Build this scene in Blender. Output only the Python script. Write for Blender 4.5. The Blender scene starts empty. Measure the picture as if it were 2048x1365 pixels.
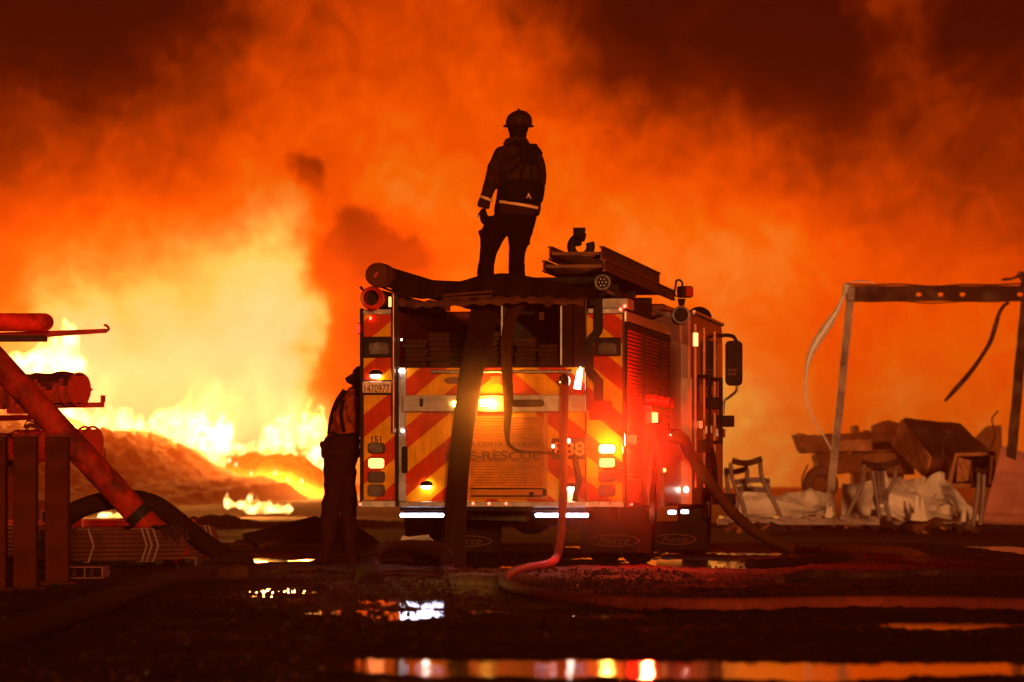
import bpy, bmesh, math, random
import numpy as np
from mathutils import Vector, Matrix, Euler

random.seed(7)
SC = bpy.context.scene
COL = SC.collection
R = math.radians

# ------------------------------------------------------------------ camera
CAMH = 0.765          # camera height above the yard
F = 8440.0            # focal length in pixels of the 2048 px wide photograph
HZ = 974.0            # row of the horizon in the photograph
cam_d = bpy.data.cameras.new('camera')
cam = bpy.data.objects.new('camera', cam_d)
COL.objects.link(cam)
cam.location = (0, 0, CAMH)
cam.rotation_euler = (R(90), 0, 0)
cam_d.sensor_width = 36.0
cam_d.lens = F / 2048.0 * 36.0
cam_d.shift_y = (HZ - 682.5) / 2048.0
cam_d.clip_start = 0.1
cam_d.clip_end = 4000.0
cam_d.dof.use_dof = True
cam_d.dof.focus_distance = 40.5
cam_d.dof.aperture_fstop = 3.5
SC.camera = cam

# ------------------------------------------------------------------ view / render
SC.view_settings.view_transform = 'Standard'
SC.view_settings.look = 'None'
SC.view_settings.exposure = 0.0
SC.view_settings.gamma = 1.0
SC.view_settings.use_curve_mapping = False
SC.render.engine = 'CYCLES'
SC.cycles.use_denoising = True
SC.cycles.denoiser = 'OPENIMAGEDENOISE'
SC.cycles.max_bounces = 6
SC.cycles.diffuse_bounces = 2
SC.cycles.glossy_bounces = 3
SC.cycles.transmission_bounces = 2
SC.cycles.transparent_max_bounces = 12
SC.cycles.volume_bounces = 1
SC.cycles.sample_clamp_indirect = 4.0
SC.cycles.caustics_reflective = False
SC.cycles.caustics_refractive = False

# ------------------------------------------------------------------ sky: night sky full of fire-lit smoke
BLOBS = [(-0.562, 0.045, 0.55, 0.45, 0.553), (0.625, -0.018, 0.55, 0.45, 0.415), (0.594, 0.951, 0.35, 0.25, -0.329), (-0.938, 0.951, 0.35, 0.25, -0.419), (-0.25, 0.232, 0.1, 0.18, -0.234), (-0.094, 0.639, 0.35, 0.25, 0.174), (1.125, 0.92, 0.2, 0.2, -0.3), (0.219, 0.951, 0.2, 0.2, -0.24), (-1.125, 0.076, 0.2, 0.2, 0.259), (0.344, 0.451, 0.22, 0.12, 0.15), (-0.062, 0.264, 0.1, 0.18, -0.118), (-0.281, 0.451, 0.08, 0.08, -0.211), (0.719, 0.951, 0.08, 0.08, 0.179), (-0.625, 0.451, 0.22, 0.12, 0.076), (0.906, 0.607, 0.22, 0.12, -0.077), (0.656, 0.139, 0.1, 0.18, -0.091), (-1.062, 0.514, 0.13, 0.13, -0.09), (-0.844, 0.295, 0.1, 0.18, 0.1), (0.594, 0.701, 0.1, 0.18, -0.077), (0.969, 1.014, 0.08, 0.08, -0.158), (-0.344, 0.17, 0.08, 0.08, -0.158), (0.281, 0.764, 0.08, 0.08, -0.083), (-0.625, 1.014, 0.13, 0.13, -0.102), (-0.812, 0.795, 0.08, 0.08, -0.106), (-0.469, 0.357, 0.1, 0.18, 0.079), (1.156, 0.201, 0.1, 0.18, 0.105), (0.406, 0.201, 0.08, 0.08, 0.083), (-0.219, 1.014, 0.13, 0.13, 0.063), (0.219, 0.014, 0.22, 0.12, 0.043), (-1.156, 1.014, 0.1, 0.18, -0.093), (0.781, 0.826, 0.08, 0.08, 0.091), (0.906, 0.857, 0.08, 0.08, -0.115), (1.125, 0.607, 0.13, 0.13, -0.079), (0.531, 0.482, 0.08, 0.08, 0.061), (0.344, 0.576, 0.08, 0.08, 0.064), (0.094, 0.732, 0.08, 0.08, 0.069), (-0.312, 0.326, 0.08, 0.08, -0.099), (-0.344, 0.576, 0.08, 0.08, -0.074), (-0.5, 0.701, 0.1, 0.18, 0.037), (-0.969, 0.764, 0.08, 0.08, 0.078), (-0.031, 0.42, 0.08, 0.08, 0.047), (0.344, 0.951, 0.08, 0.08, 0.058), (-0.188, 0.389, 0.08, 0.08, -0.063), (-0.281, -0.049, 0.08, 0.08, -0.083), (1.125, 1.045, 0.13, 0.13, -0.165), (-1.031, 0.67, 0.08, 0.08, -0.069), (-0.875, -0.049, 0.08, 0.08, 0.069), (0.562, -0.049, 0.08, 0.08, -0.065), (0.688, 0.764, 0.08, 0.08, -0.064), (0.5, 0.857, 0.08, 0.08, -0.063), (-0.156, 0.232, 0.08, 0.08, -0.074), (-0.031, 0.826, 0.08, 0.08, 0.04), (0.094, 0.232, 0.08, 0.08, -0.033), (-1.156, 0.264, 0.08, 0.08, 0.07), (-0.25, 0.576, 0.08, 0.08, 0.046), (-1.031, 0.389, 0.08, 0.08, -0.046)] + [(-.88, .26, .24, .2, .10), (-.55, .24, .28, .24, .10), (-.45, .12, .12, .1, .05), (.62, .06, .35, .2, -.05)]
world = bpy.data.worlds.new('World')
SC.world = world
world.use_nodes = True
world.cycles.sampling_method = 'MANUAL'
world.cycles.sample_map_resolution = 1024
wt = world.node_tree
wt.nodes.clear()


def N(t, kind, **kw):
    n = t.nodes.new(kind)
    for k, v in kw.items():
        if k.startswith('i_'):
            key = k[2:]
            key = int(key) if key.isdigit() else key
            n.inputs[key].default_value = v
        else:
            setattr(n, k, v)
    return n


def M(t, op, a, b=None, c=None, clamp=False):
    n = t.nodes.new('ShaderNodeMath')
    n.operation = op
    n.use_clamp = clamp
    for i, v in enumerate((a, b, c)):
        if v is None:
            continue
        if isinstance(v, (int, float)):
            n.inputs[i].default_value = v
        else:
            t.links.new(v, n.inputs[i])
    return n.outputs[0]


def VM(t, op, a, b=None, c=None, out=0):
    n = t.nodes.new('ShaderNodeVectorMath')
    n.operation = op
    for i, v in enumerate((a, b, c)):
        if v is None:
            continue
        if isinstance(v, (tuple, list)):
            n.inputs[i].default_value = v
        else:
            t.links.new(v, n.inputs[i])
    return n.outputs[out]


def noise(t, vec, scale, detail=4, rough=.55, dist=0.0, color=False, lac=2.0):
    n = N(t, 'ShaderNodeTexNoise')
    n.inputs['Scale'].default_value = scale
    n.inputs['Detail'].default_value = detail
    n.inputs['Roughness'].default_value = rough
    n.inputs['Distortion'].default_value = dist
    n.inputs['Lacunarity'].default_value = lac
    if vec is not None:
        t.links.new(vec, n.inputs['Vector'])
    return n.outputs['Color' if color else 'Fac']


def ramp(t, fac, stops, interp='LINEAR'):
    n = t.nodes.new('ShaderNodeValToRGB')
    n.color_ramp.interpolation = interp
    el = n.color_ramp.elements
    while len(el) < len(stops):
        el.new(0.5)
    for e, (p, c) in zip(el, stops):
        e.position = p
        e.color = tuple(c[:3]) + (1.0,)
    t.links.new(fac, n.inputs[0])
    return n.outputs[0]


def lin(r, g, b):
    f = lambda v: (v / 255 / 12.92) if v <= 10 else ((v / 255 + .055) / 1.055) ** 2.4
    return (f(r), f(g), f(b))


def build_sky():
    t = wt
    tc = N(t, 'ShaderNodeTexCoord')
    d = tc.outputs['Generated']
    sep = N(t, 'ShaderNodeSeparateXYZ')
    t.links.new(d, sep.inputs[0])
    az = M(t, 'ARCTAN2', sep.outputs[0], sep.outputs[1])
    el = M(t, 'ARCSINE', M(t, 'MAXIMUM', sep.outputs[2], -0.004))
    U = M(t, 'MULTIPLY', az, F / 1024)
    V = M(t, 'MULTIPLY', el, F / 1024)
    comb = N(t, 'ShaderNodeCombineXYZ')
    t.links.new(U, comb.inputs[0])
    t.links.new(V, comb.inputs[1])
    uv = comb.outputs[0]
    # curling of the smoke: push the pattern about with two sizes of noise
    w1 = VM(t, 'SUBTRACT', noise(t, d, 24, 2, .5, color=True), (.5, .5, .5))
    w2 = VM(t, 'SUBTRACT', noise(t, d, 75, 4, .55, color=True), (.5, .5, .5))
    uvw = VM(t, 'MULTIPLY_ADD', w1, (.14, .12, 0), uv)
    uvw = VM(t, 'MULTIPLY_ADD', w2, (.20, .16, 0), uvw)
    acc = None
    for (u, v, su, sv, a) in BLOBS:
        q = VM(t, 'MULTIPLY_ADD', uvw, (1 / su, 1 / sv, 0), (-u / su, -v / sv, 0))
        dd = VM(t, 'DOT_PRODUCT', q, q, out=1)
        e = M(t, 'POWER', 0.36788, dd)
        acc = M(t, 'MULTIPLY', e, a) if acc is None else M(t, 'MULTIPLY_ADD', e, a, acc)
    a2 = M(t, 'MULTIPLY', az, 1 / 1.05)
    e2 = M(t, 'MULTIPLY', el, 1 / .6)
    base = M(t, 'POWER', 0.36788, M(t, 'ADD', M(t, 'MULTIPLY', a2, a2), M(t, 'MULTIPLY', e2, e2)))
    T = M(t, 'ADD', M(t, 'MULTIPLY_ADD', base, .33, .12), acc)
    # billows: wider ones and wisps, softer where the smoke is brightest
    n1 = M(t, 'SUBTRACT', noise(t, d, 34, 5, .52, .5), .5)
    n2 = M(t, 'SUBTRACT', noise(t, d, 105, 5, .6, .9), .5)
    amp = ramp(t, T, [(0, (.55,) * 3), (.45, (1, 1, 1)), (.8, (.62,) * 3), (1, (.35,) * 3)])
    T = M(t, 'MULTIPLY_ADD', M(t, 'MULTIPLY', n1, amp), SKY_N1, T)
    T = M(t, 'MULTIPLY_ADD', M(t, 'MULTIPLY', n2, amp), SKY_N2, T)
    # the dark plume climbing to the right of the flames, with rolling edges
    pl = None
    n3 = M(t, 'SUBTRACT', noise(t, d, 105, 5, .55, .6), .5)
    uvp = VM(t, 'MULTIPLY_ADD', w2, (.10, .10, 0), uv)
    for (u, v, su, sv, a) in PLUME:
        q = VM(t, 'MULTIPLY_ADD', uvp, (1 / su, 1 / sv, 0), (-u / su, -v / sv, 0))
        e = M(t, 'POWER', 0.36788, VM(t, 'DOT_PRODUCT', q, q, out=1))
        pl = M(t, 'MULTIPLY', e, a) if pl is None else M(t, 'MULTIPLY_ADD', e, a, pl)
    pm_ = ramp(t, M(t, 'ADD', pl, M(t, 'MULTIPLY', n3, .9)), [(.30, (0,) * 3), (.85, (1,) * 3)], 'EASE')
    T = M(t, 'MULTIPLY_ADD', pm_, -.24, T)
    # a little more contrast between the lit and the unlit smoke
    T = M(t, 'MULTIPLY_ADD', M(t, 'SUBTRACT', T, .62), 1.26, .605)
    T = M(t, 'MULTIPLY', T, 1 / 1.1)
    k = 1 / 1.1
    col = ramp(t, T, [(0.0, lin(26, 2, 0)), (.15 * k, lin(84, 17, 0)), (.3 * k, lin(150, 44, 0)),
                      (.45 * k, lin(214, 66, 0)), (.6 * k, lin(255, 88, 0)), (.7 * k, lin(255, 112, 8)),
                      (.8 * k, lin(255, 142, 44)), (.88 * k, lin(255, 186, 70)), (.955 * k, lin(255, 234, 108)),
                      (1.0, tuple(c * 1.15 for c in lin(255, 248, 165)))])
    bg = N(t, 'ShaderNodeBackground')
    bg.inputs['Strength'].default_value = SKY_STRENGTH
    t.links.new(col, bg.inputs['Color'])
    out = N(t, 'ShaderNodeOutputWorld')
    t.links.new(bg.outputs[0], out.inputs['Surface'])


SKY_N1, SKY_N2, SKY_STRENGTH = .26, .27, 1.0
PLUME = [(-.31, .485, .065, .06, .9), (-.245, .455, .07, .055, .85), (-.345, .415, .06, .05, .7), (-.40, .615, .055, .045, 1.05), (-.385, .545, .04, .04, .25), (-.325, .25, .06, .12, 1.05), (-.17, .43, .07, .04, .5)]
build_sky()

# added warm glare, source unseen, from behind the camera, low and right
added_glare_d = bpy.data.lights.new('added_glare', 'SUN')
added_glare_d.energy = 2.5
added_glare_d.angle = R(3)
added_glare_d.color = (1.0, .38, .11)
added_glare = bpy.data.objects.new('added_glare', added_glare_d)
COL.objects.link(added_glare)
added_glare.rotation_euler = Vector((-.10, .98, -.088)).to_track_quat('-Z', 'Y').to_euler()

# ------------------------------------------------------------------ helpers


def W(px, py, Y):
    """Point seen at this place of the photograph, Y metres into the yard."""
    return Vector(((px - 1024) / F * Y, Y, CAMH + (HZ - py) / F * Y))


def G(px, py):
    """Point on the ground seen at this place of the photograph."""
    Y = F * CAMH / (py - HZ)
    return Vector(((px - 1024) / F * Y, Y, 0))


class MB:
    def __init__(self):
        self.v, self.f = [], []

    def add(self, vs, fs):
        o = len(self.v)
        self.v += [tuple(p) for p in vs]
        self.f += [tuple(i + o for i in q) for q in fs]
        return self

    def b(self, x0, x1, y0, y1, z0, z1):
        vs = [(x, y, z) for z in (z0, z1) for y in (y0, y1) for x in (x0, x1)]
        return self.add(vs, [(0, 2, 3, 1), (4, 5, 7, 6), (0, 1, 5, 4), (2, 6, 7, 3), (0, 4, 6, 2), (1, 3, 7, 5)])

    def box(self, c, s, rot=None):
        m = Euler(rot).to_matrix() if rot else Matrix.Identity(3)
        c = Vector(c)
        vs = [c + m @ Vector((x * s[0] / 2, y * s[1] / 2, z * s[2] / 2)) for z in (-1, 1) for y in (-1, 1) for x in (-1, 1)]
        return self.add(vs, [(0, 2, 3, 1), (4, 5, 7, 6), (0, 1, 5, 4), (2, 6, 7, 3), (0, 4, 6, 2), (1, 3, 7, 5)])

    def cyl(self, p0, p1, r0, r1=None, n=14, cap=True):
        return self.tube([p0, p1], [r0, r0 if r1 is None else r1], n, cap)

    def tube(self, pts, r, n=10, cap=True, flat=None, up=(0, 0, 1)):
        """Round tube, or a flat one: flat = thickness/width, up = the way its wide side runs."""
        pts = [Vector(p) for p in pts]
        k = len(pts)
        rs = r if isinstance(r, (list, tuple)) else [r] * k
        vs, prev = [], None
        for i, p in enumerate(pts):
            t = (pts[min(i + 1, k - 1)] - pts[max(i - 1, 0)])
            if t.length < 1e-9:
                t = Vector((0, 0, 1))
            t.normalize()
            if flat is not None:
                a = Vector(up)
                a = a - t * a.dot(t)
                a = a.normalized() if a.length > 1e-6 else Vector((1, 0, 0))
            elif prev is None:
                a = t.orthogonal().normalized()
            else:
                a = (prev - t * prev.dot(t)).normalized()
            prev = a
            b = t.cross(a)
            for j in range(n):
                q = 2 * math.pi * j / n
                vs.append(p + a * math.cos(q) * rs[i] + b * math.sin(q) * rs[i] * (1 if flat is None else flat))
        fs = [(i * n + j, i * n + (j + 1) % n, (i + 1) * n + (j + 1) % n, (i + 1) * n + j) for i in range(k - 1) for j in range(n)]
        if cap:
            fs += [tuple(range(n - 1, -1, -1)), tuple((k - 1) * n + j for j in range(n))]
        return self.add(vs, fs)

    def loft(self, rings, n=16):
        """rings: (centre, half width x, half depth y[, tilt axis]) stacked upright or along any way."""
        vs = []
        for c, rx, ry in rings:
            for j in range(n):
                q = 2 * math.pi * j / n
                vs.append((c[0] + rx * math.cos(q), c[1] + ry * math.sin(q), c[2]))
        k = len(rings)
        fs = [(i * n + j, i * n + (j + 1) % n, (i + 1) * n + (j + 1) % n, (i + 1) * n + j) for i in range(k - 1) for j in range(n)]
        fs += [tuple(range(n - 1, -1, -1)), tuple((k - 1) * n + j for j in range(n))]
        return self.add(vs, fs)

    def ell(self, c, r, n=12, m=8):
        vs = [(c[0], c[1], c[2] - r[2])]
        for i in range(1, m):
            a = -math.pi / 2 + math.pi * i / m
            for j in range(n):
                q = 2 * math.pi * j / n
                vs.append((c[0] + r[0] * math.cos(a) * math.cos(q), c[1] + r[1] * math.cos(a) * math.sin(q), c[2] + r[2] * math.sin(a)))
        vs.append((c[0], c[1], c[2] + r[2]))
        fs = [(0, 1 + (j + 1) % n, 1 + j) for j in range(n)]
        for i in range(m - 2):
            for j in range(n):
                fs.append((1 + i * n + j, 1 + i * n + (j + 1) % n, 1 + (i + 1) * n + (j + 1) % n, 1 + (i + 1) * n + j))
        e = len(vs) - 1
        fs += [(e, 1 + (m - 2) * n + j, 1 + (m - 2) * n + (j + 1) % n) for j in range(n)]
        return self.add(vs, fs)

    def prism(self, poly, y0, y1, axes='xz'):
        """Polygon in the plane of two axes, thick from y0 to y1 along the third."""
        def P(a, b, c):
            return {'xz': (a, c, b), 'xy': (a, b, c), 'yz': (c, a, b)}[axes]
        n = len(poly)
        vs = [P(a, b, y0) for a, b in poly] + [P(a, b, y1) for a, b in poly]
        fs = [tuple(range(n)), tuple(range(2 * n - 1, n - 1, -1))]
        fs += [(i, i + n, (i + 1) % n + n, (i + 1) % n) for i in range(n)]
        return self.add(vs, fs)

    def rrect(self, x0, x1, z0, z1, y0, y1, r, axes='xz', n=5):
        r = min(r, abs(x1 - x0) / 2 - 1e-5, abs(z1 - z0) / 2 - 1e-5)
        poly = []
        for cx, cz, a0 in ((x1 - r, z0 + r, -90), (x1 - r, z1 - r, 0), (x0 + r, z1 - r, 90), (x0 + r, z0 + r, 180)):
            for i in range(n + 1):
                a = R(a0 + 90 * i / n)
                poly.append((cx + r * math.cos(a), cz + r * math.sin(a)))
        return self.prism(poly, y0, y1, axes)

    def torus(self, c, axis, R0, r, n=28, m=8, a0=0, a1=360):
        ax = Vector(axis).normalized()
        u = ax.orthogonal().normalized()
        w = ax.cross(u)
        c = Vector(c)
        k = n if a1 - a0 >= 360 else n + 1
        pts = [c + (u * math.cos(R(a0 + (a1 - a0) * i / n)) + w * math.sin(R(a0 + (a1 - a0) * i / n))) * R0 for i in range(k)]
        if a1 - a0 < 360:
            return self.tube(pts, r, m)
        vs = []
        for p in pts:
            o = (p - c).normalized()
            for j in range(m):
                q = 2 * math.pi * j / m
                vs.append(p + o * math.cos(q) * r + ax * math.sin(q) * r)
        fs = [(i * m + j, ((i + 1) % n) * m + j, ((i + 1) % n) * m + (j + 1) % m, i * m + (j + 1) % m) for i in range(n) for j in range(m)]
        return self.add(vs, fs)

    def grid(self, fn, nu, nv, thick=None):
        vs = [fn(i / nu, j / nv) for j in range(nv + 1) for i in range(nu + 1)]
        w = nu + 1
        fs = [(j * w + i, j * w + i + 1, (j + 1) * w + i + 1, (j + 1) * w + i) for j in range(nv) for i in range(nu)]
        if thick:
            o = len(vs)
            vs = vs + [tuple(Vector(p) + Vector(thick)) for p in vs]
            fs = fs + [tuple(reversed([q + o for q in f])) for f in fs]
            rim = list(range(w)) + [j * w + nu for j in range(1, nv + 1)] + [nv * w + i for i in range(nu - 1, -1, -1)] + [j * w for j in range(nv - 1, 0, -1)]
            for i in range(len(rim)):
                a, b = rim[i], rim[(i + 1) % len(rim)]
                fs.append((b, a, a + o, b + o))
        return self.add(vs, fs)

    def mesh(self, name, smooth=False):
        me = bpy.data.meshes.new(name)
        me.from_pydata(self.v, [], self.f)
        if smooth:
            me.shade_smooth()
        me.validate()
        bm = bmesh.new()
        bm.from_mesh(me)
        bmesh.ops.recalc_face_normals(bm, faces=bm.faces)
        bm.to_mesh(me)
        bm.free()
        me.update()
        return me


def link(name, me, mat=None, parent=None, loc=None, rot=None):
    o = bpy.data.objects.new(name, me)
    COL.objects.link(o)
    if mat is not None and me is not None and not me.materials:
        me.materials.append(mat)
    if parent is not None:
        o.parent = parent
    if loc is not None:
        o.location = loc
    if rot is not None:
        o.rotation_euler = rot
    return o


def obj(name, mb, mat, parent=None, smooth=False, bevel=0.0, label=None, auto=True):
    me = mb.mesh(name, smooth)
    if smooth and auto:
        me.set_sharp_from_angle(angle=R(38))
    o = link(name, me, mat, parent)
    if bevel:
        m = o.modifiers.new('edge', 'BEVEL')
        m.width = bevel
        m.segments = 2
        m.limit_method = 'ANGLE'
    if label:
        o['label'] = label
    return o


def tag(o, label, cat, group=None):
    o['label'] = label
    o['category'] = cat
    if group:
        o['group'] = group
    return o


def thing(name, label, cat, loc=(0, 0, 0), rotz=0, group=None):
    return tag(link(name, None, None, None, loc, (0, 0, rotz)), label, cat, group)


def struct(name, mb, mat, smooth=False, parent=None):
    o = obj(name, mb, mat, parent, smooth)
    if parent is None:
        o['kind'] = 'structure'
    return o


def spline(pts, n=8):
    """Smooth line through points."""
    P = [Vector(p) for p in pts]
    P = [P[0] * 2 - P[1]] + P + [P[-1] * 2 - P[-2]]
    out = []
    for i in range(1, len(P) - 2):
        for k in range(n):
            t = k / n
            a, b, c, d = P[i - 1], P[i], P[i + 1], P[i + 2]
            out.append(.5 * ((2 * b) + (c - a) * t + (2 * a - 5 * b + 4 * c - d) * t * t + (3 * b - a - 3 * c + d) * t ** 3))
    out.append(P[-2])
    return out


def dup(o, parent=None):
    c = o.copy()
    COL.objects.link(c)
    if parent is not None:
        c.parent = parent
    for ch in list(o.children):
        dup(ch, c)
    return c


# ------------------------------------------------------------------ materials
def mat(name, col, rough=.5, metal=0.0, var=.25, scale=9.0, bump=0.0, bscale=40.0, dirt=None, spec=None, coat=0.0):
    if spec is None:
        spec = .05 if rough > .4 else .3
    m = bpy.data.materials.new(name)
    m.use_nodes = True
    t = m.node_tree
    p = t.nodes['Principled BSDF']
    p.inputs['Roughness'].default_value = rough
    p.inputs['Metallic'].default_value = metal
    p.inputs['Specular IOR Level'].default_value = spec
    p.inputs['Coat Weight'].default_value = coat
    tc = N(t, 'ShaderNodeTexCoord')
    v = tc.outputs['Object']
    n = noise(t, v, scale, 5, .6)
    lo = tuple(c * (1 - var) for c in col)
    hi = tuple(min(1, c * (1 + var)) for c in col)
    c = ramp(t, n, [(.3, lo), (.7, hi)])
    if dirt:
        mx = N(t, 'ShaderNodeMix', data_type='RGBA')
        f = M(t, 'MULTIPLY', ramp(t, noise(t, v, scale * .45, 6, .65), [(.48, (0, 0, 0)), (.62, (1, 1, 1))]), dirt[1])
        t.links.new(f, mx.inputs[0])
        t.links.new(c, mx.inputs[6])
        mx.inputs[7].default_value = tuple(dirt[0]) + (1,)
        c = mx.outputs[2]
    t.links.new(c, p.inputs['Base Color'])
    t.links.new(M(t, 'MULTIPLY_ADD', n, rough * .5, rough * .75), p.inputs['Roughness'])
    if bump:
        bn = N(t, 'ShaderNodeBump')
        bn.inputs['Strength'].default_value = bump
        bn.inputs['Distance'].default_value = .01
        t.links.new(noise(t, v, bscale, 5, .6), bn.inputs['Height'])
        t.links.new(bn.outputs[0], p.inputs['Normal'])
    return m


def lamp(name, col, strength):
    m = bpy.data.materials.new(name)
    m.use_nodes = True
    p = m.node_tree.nodes['Principled BSDF']
    p.inputs['Base Color'].default_value = tuple(min(1, c) for c in col) + (1,)
    p.inputs['Roughness'].default_value = .2
    p.inputs['Emission Color'].default_value = tuple(col) + (1,)
    p.inputs['Emission Strength'].default_value = strength
    return m


def led_lamp(name, col, strength, step=.012):
    """A lit lens in which the bright diodes stand apart."""
    m = lamp(name, col, strength)
    t = m.node_tree
    p = t.nodes['Principled BSDF']
    tc = N(t, 'ShaderNodeTexCoord')
    s = N(t, 'ShaderNodeSeparateXYZ')
    t.links.new(tc.outputs['Object'], s.inputs[0])
    w = M(t, 'MULTIPLY', M(t, 'ABSOLUTE', M(t, 'SINE', M(t, 'MULTIPLY', s.outputs[0], math.pi / step))),
          M(t, 'ABSOLUTE', M(t, 'SINE', M(t, 'MULTIPLY', s.outputs[2], math.pi / step))))
    t.links.new(M(t, 'MULTIPLY_ADD', w, strength * 1.3, strength * .25), p.inputs['Emission Strength'])
    return m


def chevron_mat():
    m = bpy.data.materials.new('chevron sheeting')
    m.use_nodes = True
    t = m.node_tree
    p = t.nodes['Principled BSDF']
    tc = N(t, 'ShaderNodeTexCoord')
    s = N(t, 'ShaderNodeSeparateXYZ')
    t.links.new(tc.outputs['Object'], s.inputs[0])
    ph = M(t, 'ADD', s.outputs[2], M(t, 'MULTIPLY', M(t, 'ABSOLUTE', s.outputs[0]), .82))
    fr = M(t, 'FRACT', M(t, 'MULTIPLY', M(t, 'SUBTRACT', ph, 2.244 - 4.45), 1 / .445))
    red = M(t, 'LESS_THAN', fr, .49)
    n = noise(t, tc.outputs['Object'], 5, 6, .65)
    st = N(t, 'ShaderNodeMapping')
    st.inputs['Scale'].default_value = (60, 1, 2.2)
    t.links.new(tc.outputs['Object'], st.inputs[0])
    streak = noise(t, st.outputs[0], 1.0, 4, .6)
    mx = N(t, 'ShaderNodeMix', data_type='RGBA')
    t.links.new(red, mx.inputs[0])
    mx.inputs[6].default_value = (.88, .36, .006, 1)
    mx.inputs[7].default_value = (.60, .040, .004, 1)
    hs = N(t, 'ShaderNodeHueSaturation')
    t.links.new(mx.outputs[2], hs.inputs['Color'])
    t.links.new(M(t, 'ADD', M(t, 'MULTIPLY_ADD', n, 1.0, .34), M(t, 'MULTIPLY_ADD', streak, .7, -.35)), hs.inputs['Value'])
    t.links.new(hs.outputs[0], p.inputs['Base Color'])
    p.inputs['Roughness'].default_value = .45
    p.inputs['Specular IOR Level'].default_value = .08
    return m


def plate_mat(name='diamond plate', col=(.62, .56, .52), rough=.3):
    """Bright tread plate: raised lozenges lying two ways."""
    m = bpy.data.materials.new(name)
    m.use_nodes = True
    t = m.node_tree
    p = t.nodes['Principled BSDF']
    tc = N(t, 'ShaderNodeTexCoord')
    s = N(t, 'ShaderNodeSeparateXYZ')
    t.links.new(tc.outputs['Object'], s.inputs[0])
    k = 2 * math.pi / .042
    x = M(t, 'ADD', s.outputs[0], s.outputs[1])
    a = M(t, 'SINE', M(t, 'MULTIPLY', M(t, 'ADD', x, s.outputs[2]), k))
    b = M(t, 'SINE', M(t, 'MULTIPLY', M(t, 'SUBTRACT', x, s.outputs[2]), k * 2))
    h = ramp(t, M(t, 'MULTIPLY', M(t, 'ADD', a, 1), M(t, 'ADD', b, 1)), [(.32, (0,) * 3), (.62, (1,) * 3)])
    h = M(t, 'MULTIPLY', h, 1.0)
    bn = N(t, 'ShaderNodeBump')
    bn.inputs['Strength'].default_value = .9
    bn.inputs['Distance'].default_value = .006
    t.links.new(h, bn.inputs['Height'])
    t.links.new(bn.outputs[0], p.inputs['Normal'])
    n = noise(t, tc.outputs['Object'], 7, 5, .6)
    t.links.new(ramp(t, n, [(.3, tuple(c * .6 for c in col)), (.7, col)]), p.inputs['Base Color'])
    p.inputs['Metallic'].default_value = .85
    t.links.new(M(t, 'MULTIPLY_ADD', n, .2, rough - .1), p.inputs['Roughness'])
    return m

# ------------------------------------------------------------------ ground
def vnoise(x, y, seed=0):
    """Value noise on arrays."""
    xi, yi = np.floor(x).astype(np.int64), np.floor(y).astype(np.int64)
    fx, fy = x - xi, y - yi
    fx, fy = fx * fx * (3 - 2 * fx), fy * fy * (3 - 2 * fy)

    def h(a, b):
        q = (a * 374761393 + b * 668265263 + seed * 1442695041) & 0x7fffffff
        q = (q ^ (q >> 13)) * 1274126177 & 0x7fffffff
        return ((q ^ (q >> 16)) & 0xffff) / 65535.0
    return (h(xi, yi) * (1 - fx) + h(xi + 1, yi) * fx) * (1 - fy) + (h(xi, yi + 1) * (1 - fx) + h(xi + 1, yi + 1) * fx) * fy


def fbm(x, y, o=4, seed=0):
    s, a, t = 0, 1.0, 0
    for i in range(o):
        s = s + a * vnoise(x * 2 ** i, y * 2 ** i, seed + i * 17)
        t += a
        a *= .55
    return s / t - .5


WATER_Z = .0
# pools on the yard: row and column range in the photograph turned into places on the ground, and how full they are
POOLS = [(720, 2180, 1320, 1346, 1.1), (1310, 2180, 1326, 1358, 1.15), (1770, 2120, 1241, 1258, 1.2), (500, 655, 1173, 1187, 1.2), (470, 610, 1193, 1201, .9),
         (690, 910, 1160, 1202, .36), (770, 1030, 1198, 1231, .42), (900, 1050, 1204, 1228, .38), (1040, 1310, 1169, 1181, .75), (1130, 1310, 1224, 1236, .85), (600, 800, 1205, 1226, .45),
         (490, 650, 1113, 1127, 1.1), (1400, 1610, 1101, 1112, 1.0), (1250, 1540, 1121, 1134, .8), (840, 1130, 1128, 1141, .8),
         (1120, 1380, 1095, 1120, .6)]


def axis(lo, hi, step, far, k=1.35):
    a = list(np.arange(lo, hi + step / 2, step))
    s, q = step, hi
    while q < far[1]:
        s *= k
        q += s
        a.append(q)
    s, q, b = step, lo, []
    while q > far[0]:
        s *= k
        q -= s
        b.append(q)
    return np.array(b[::-1] + a)


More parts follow.
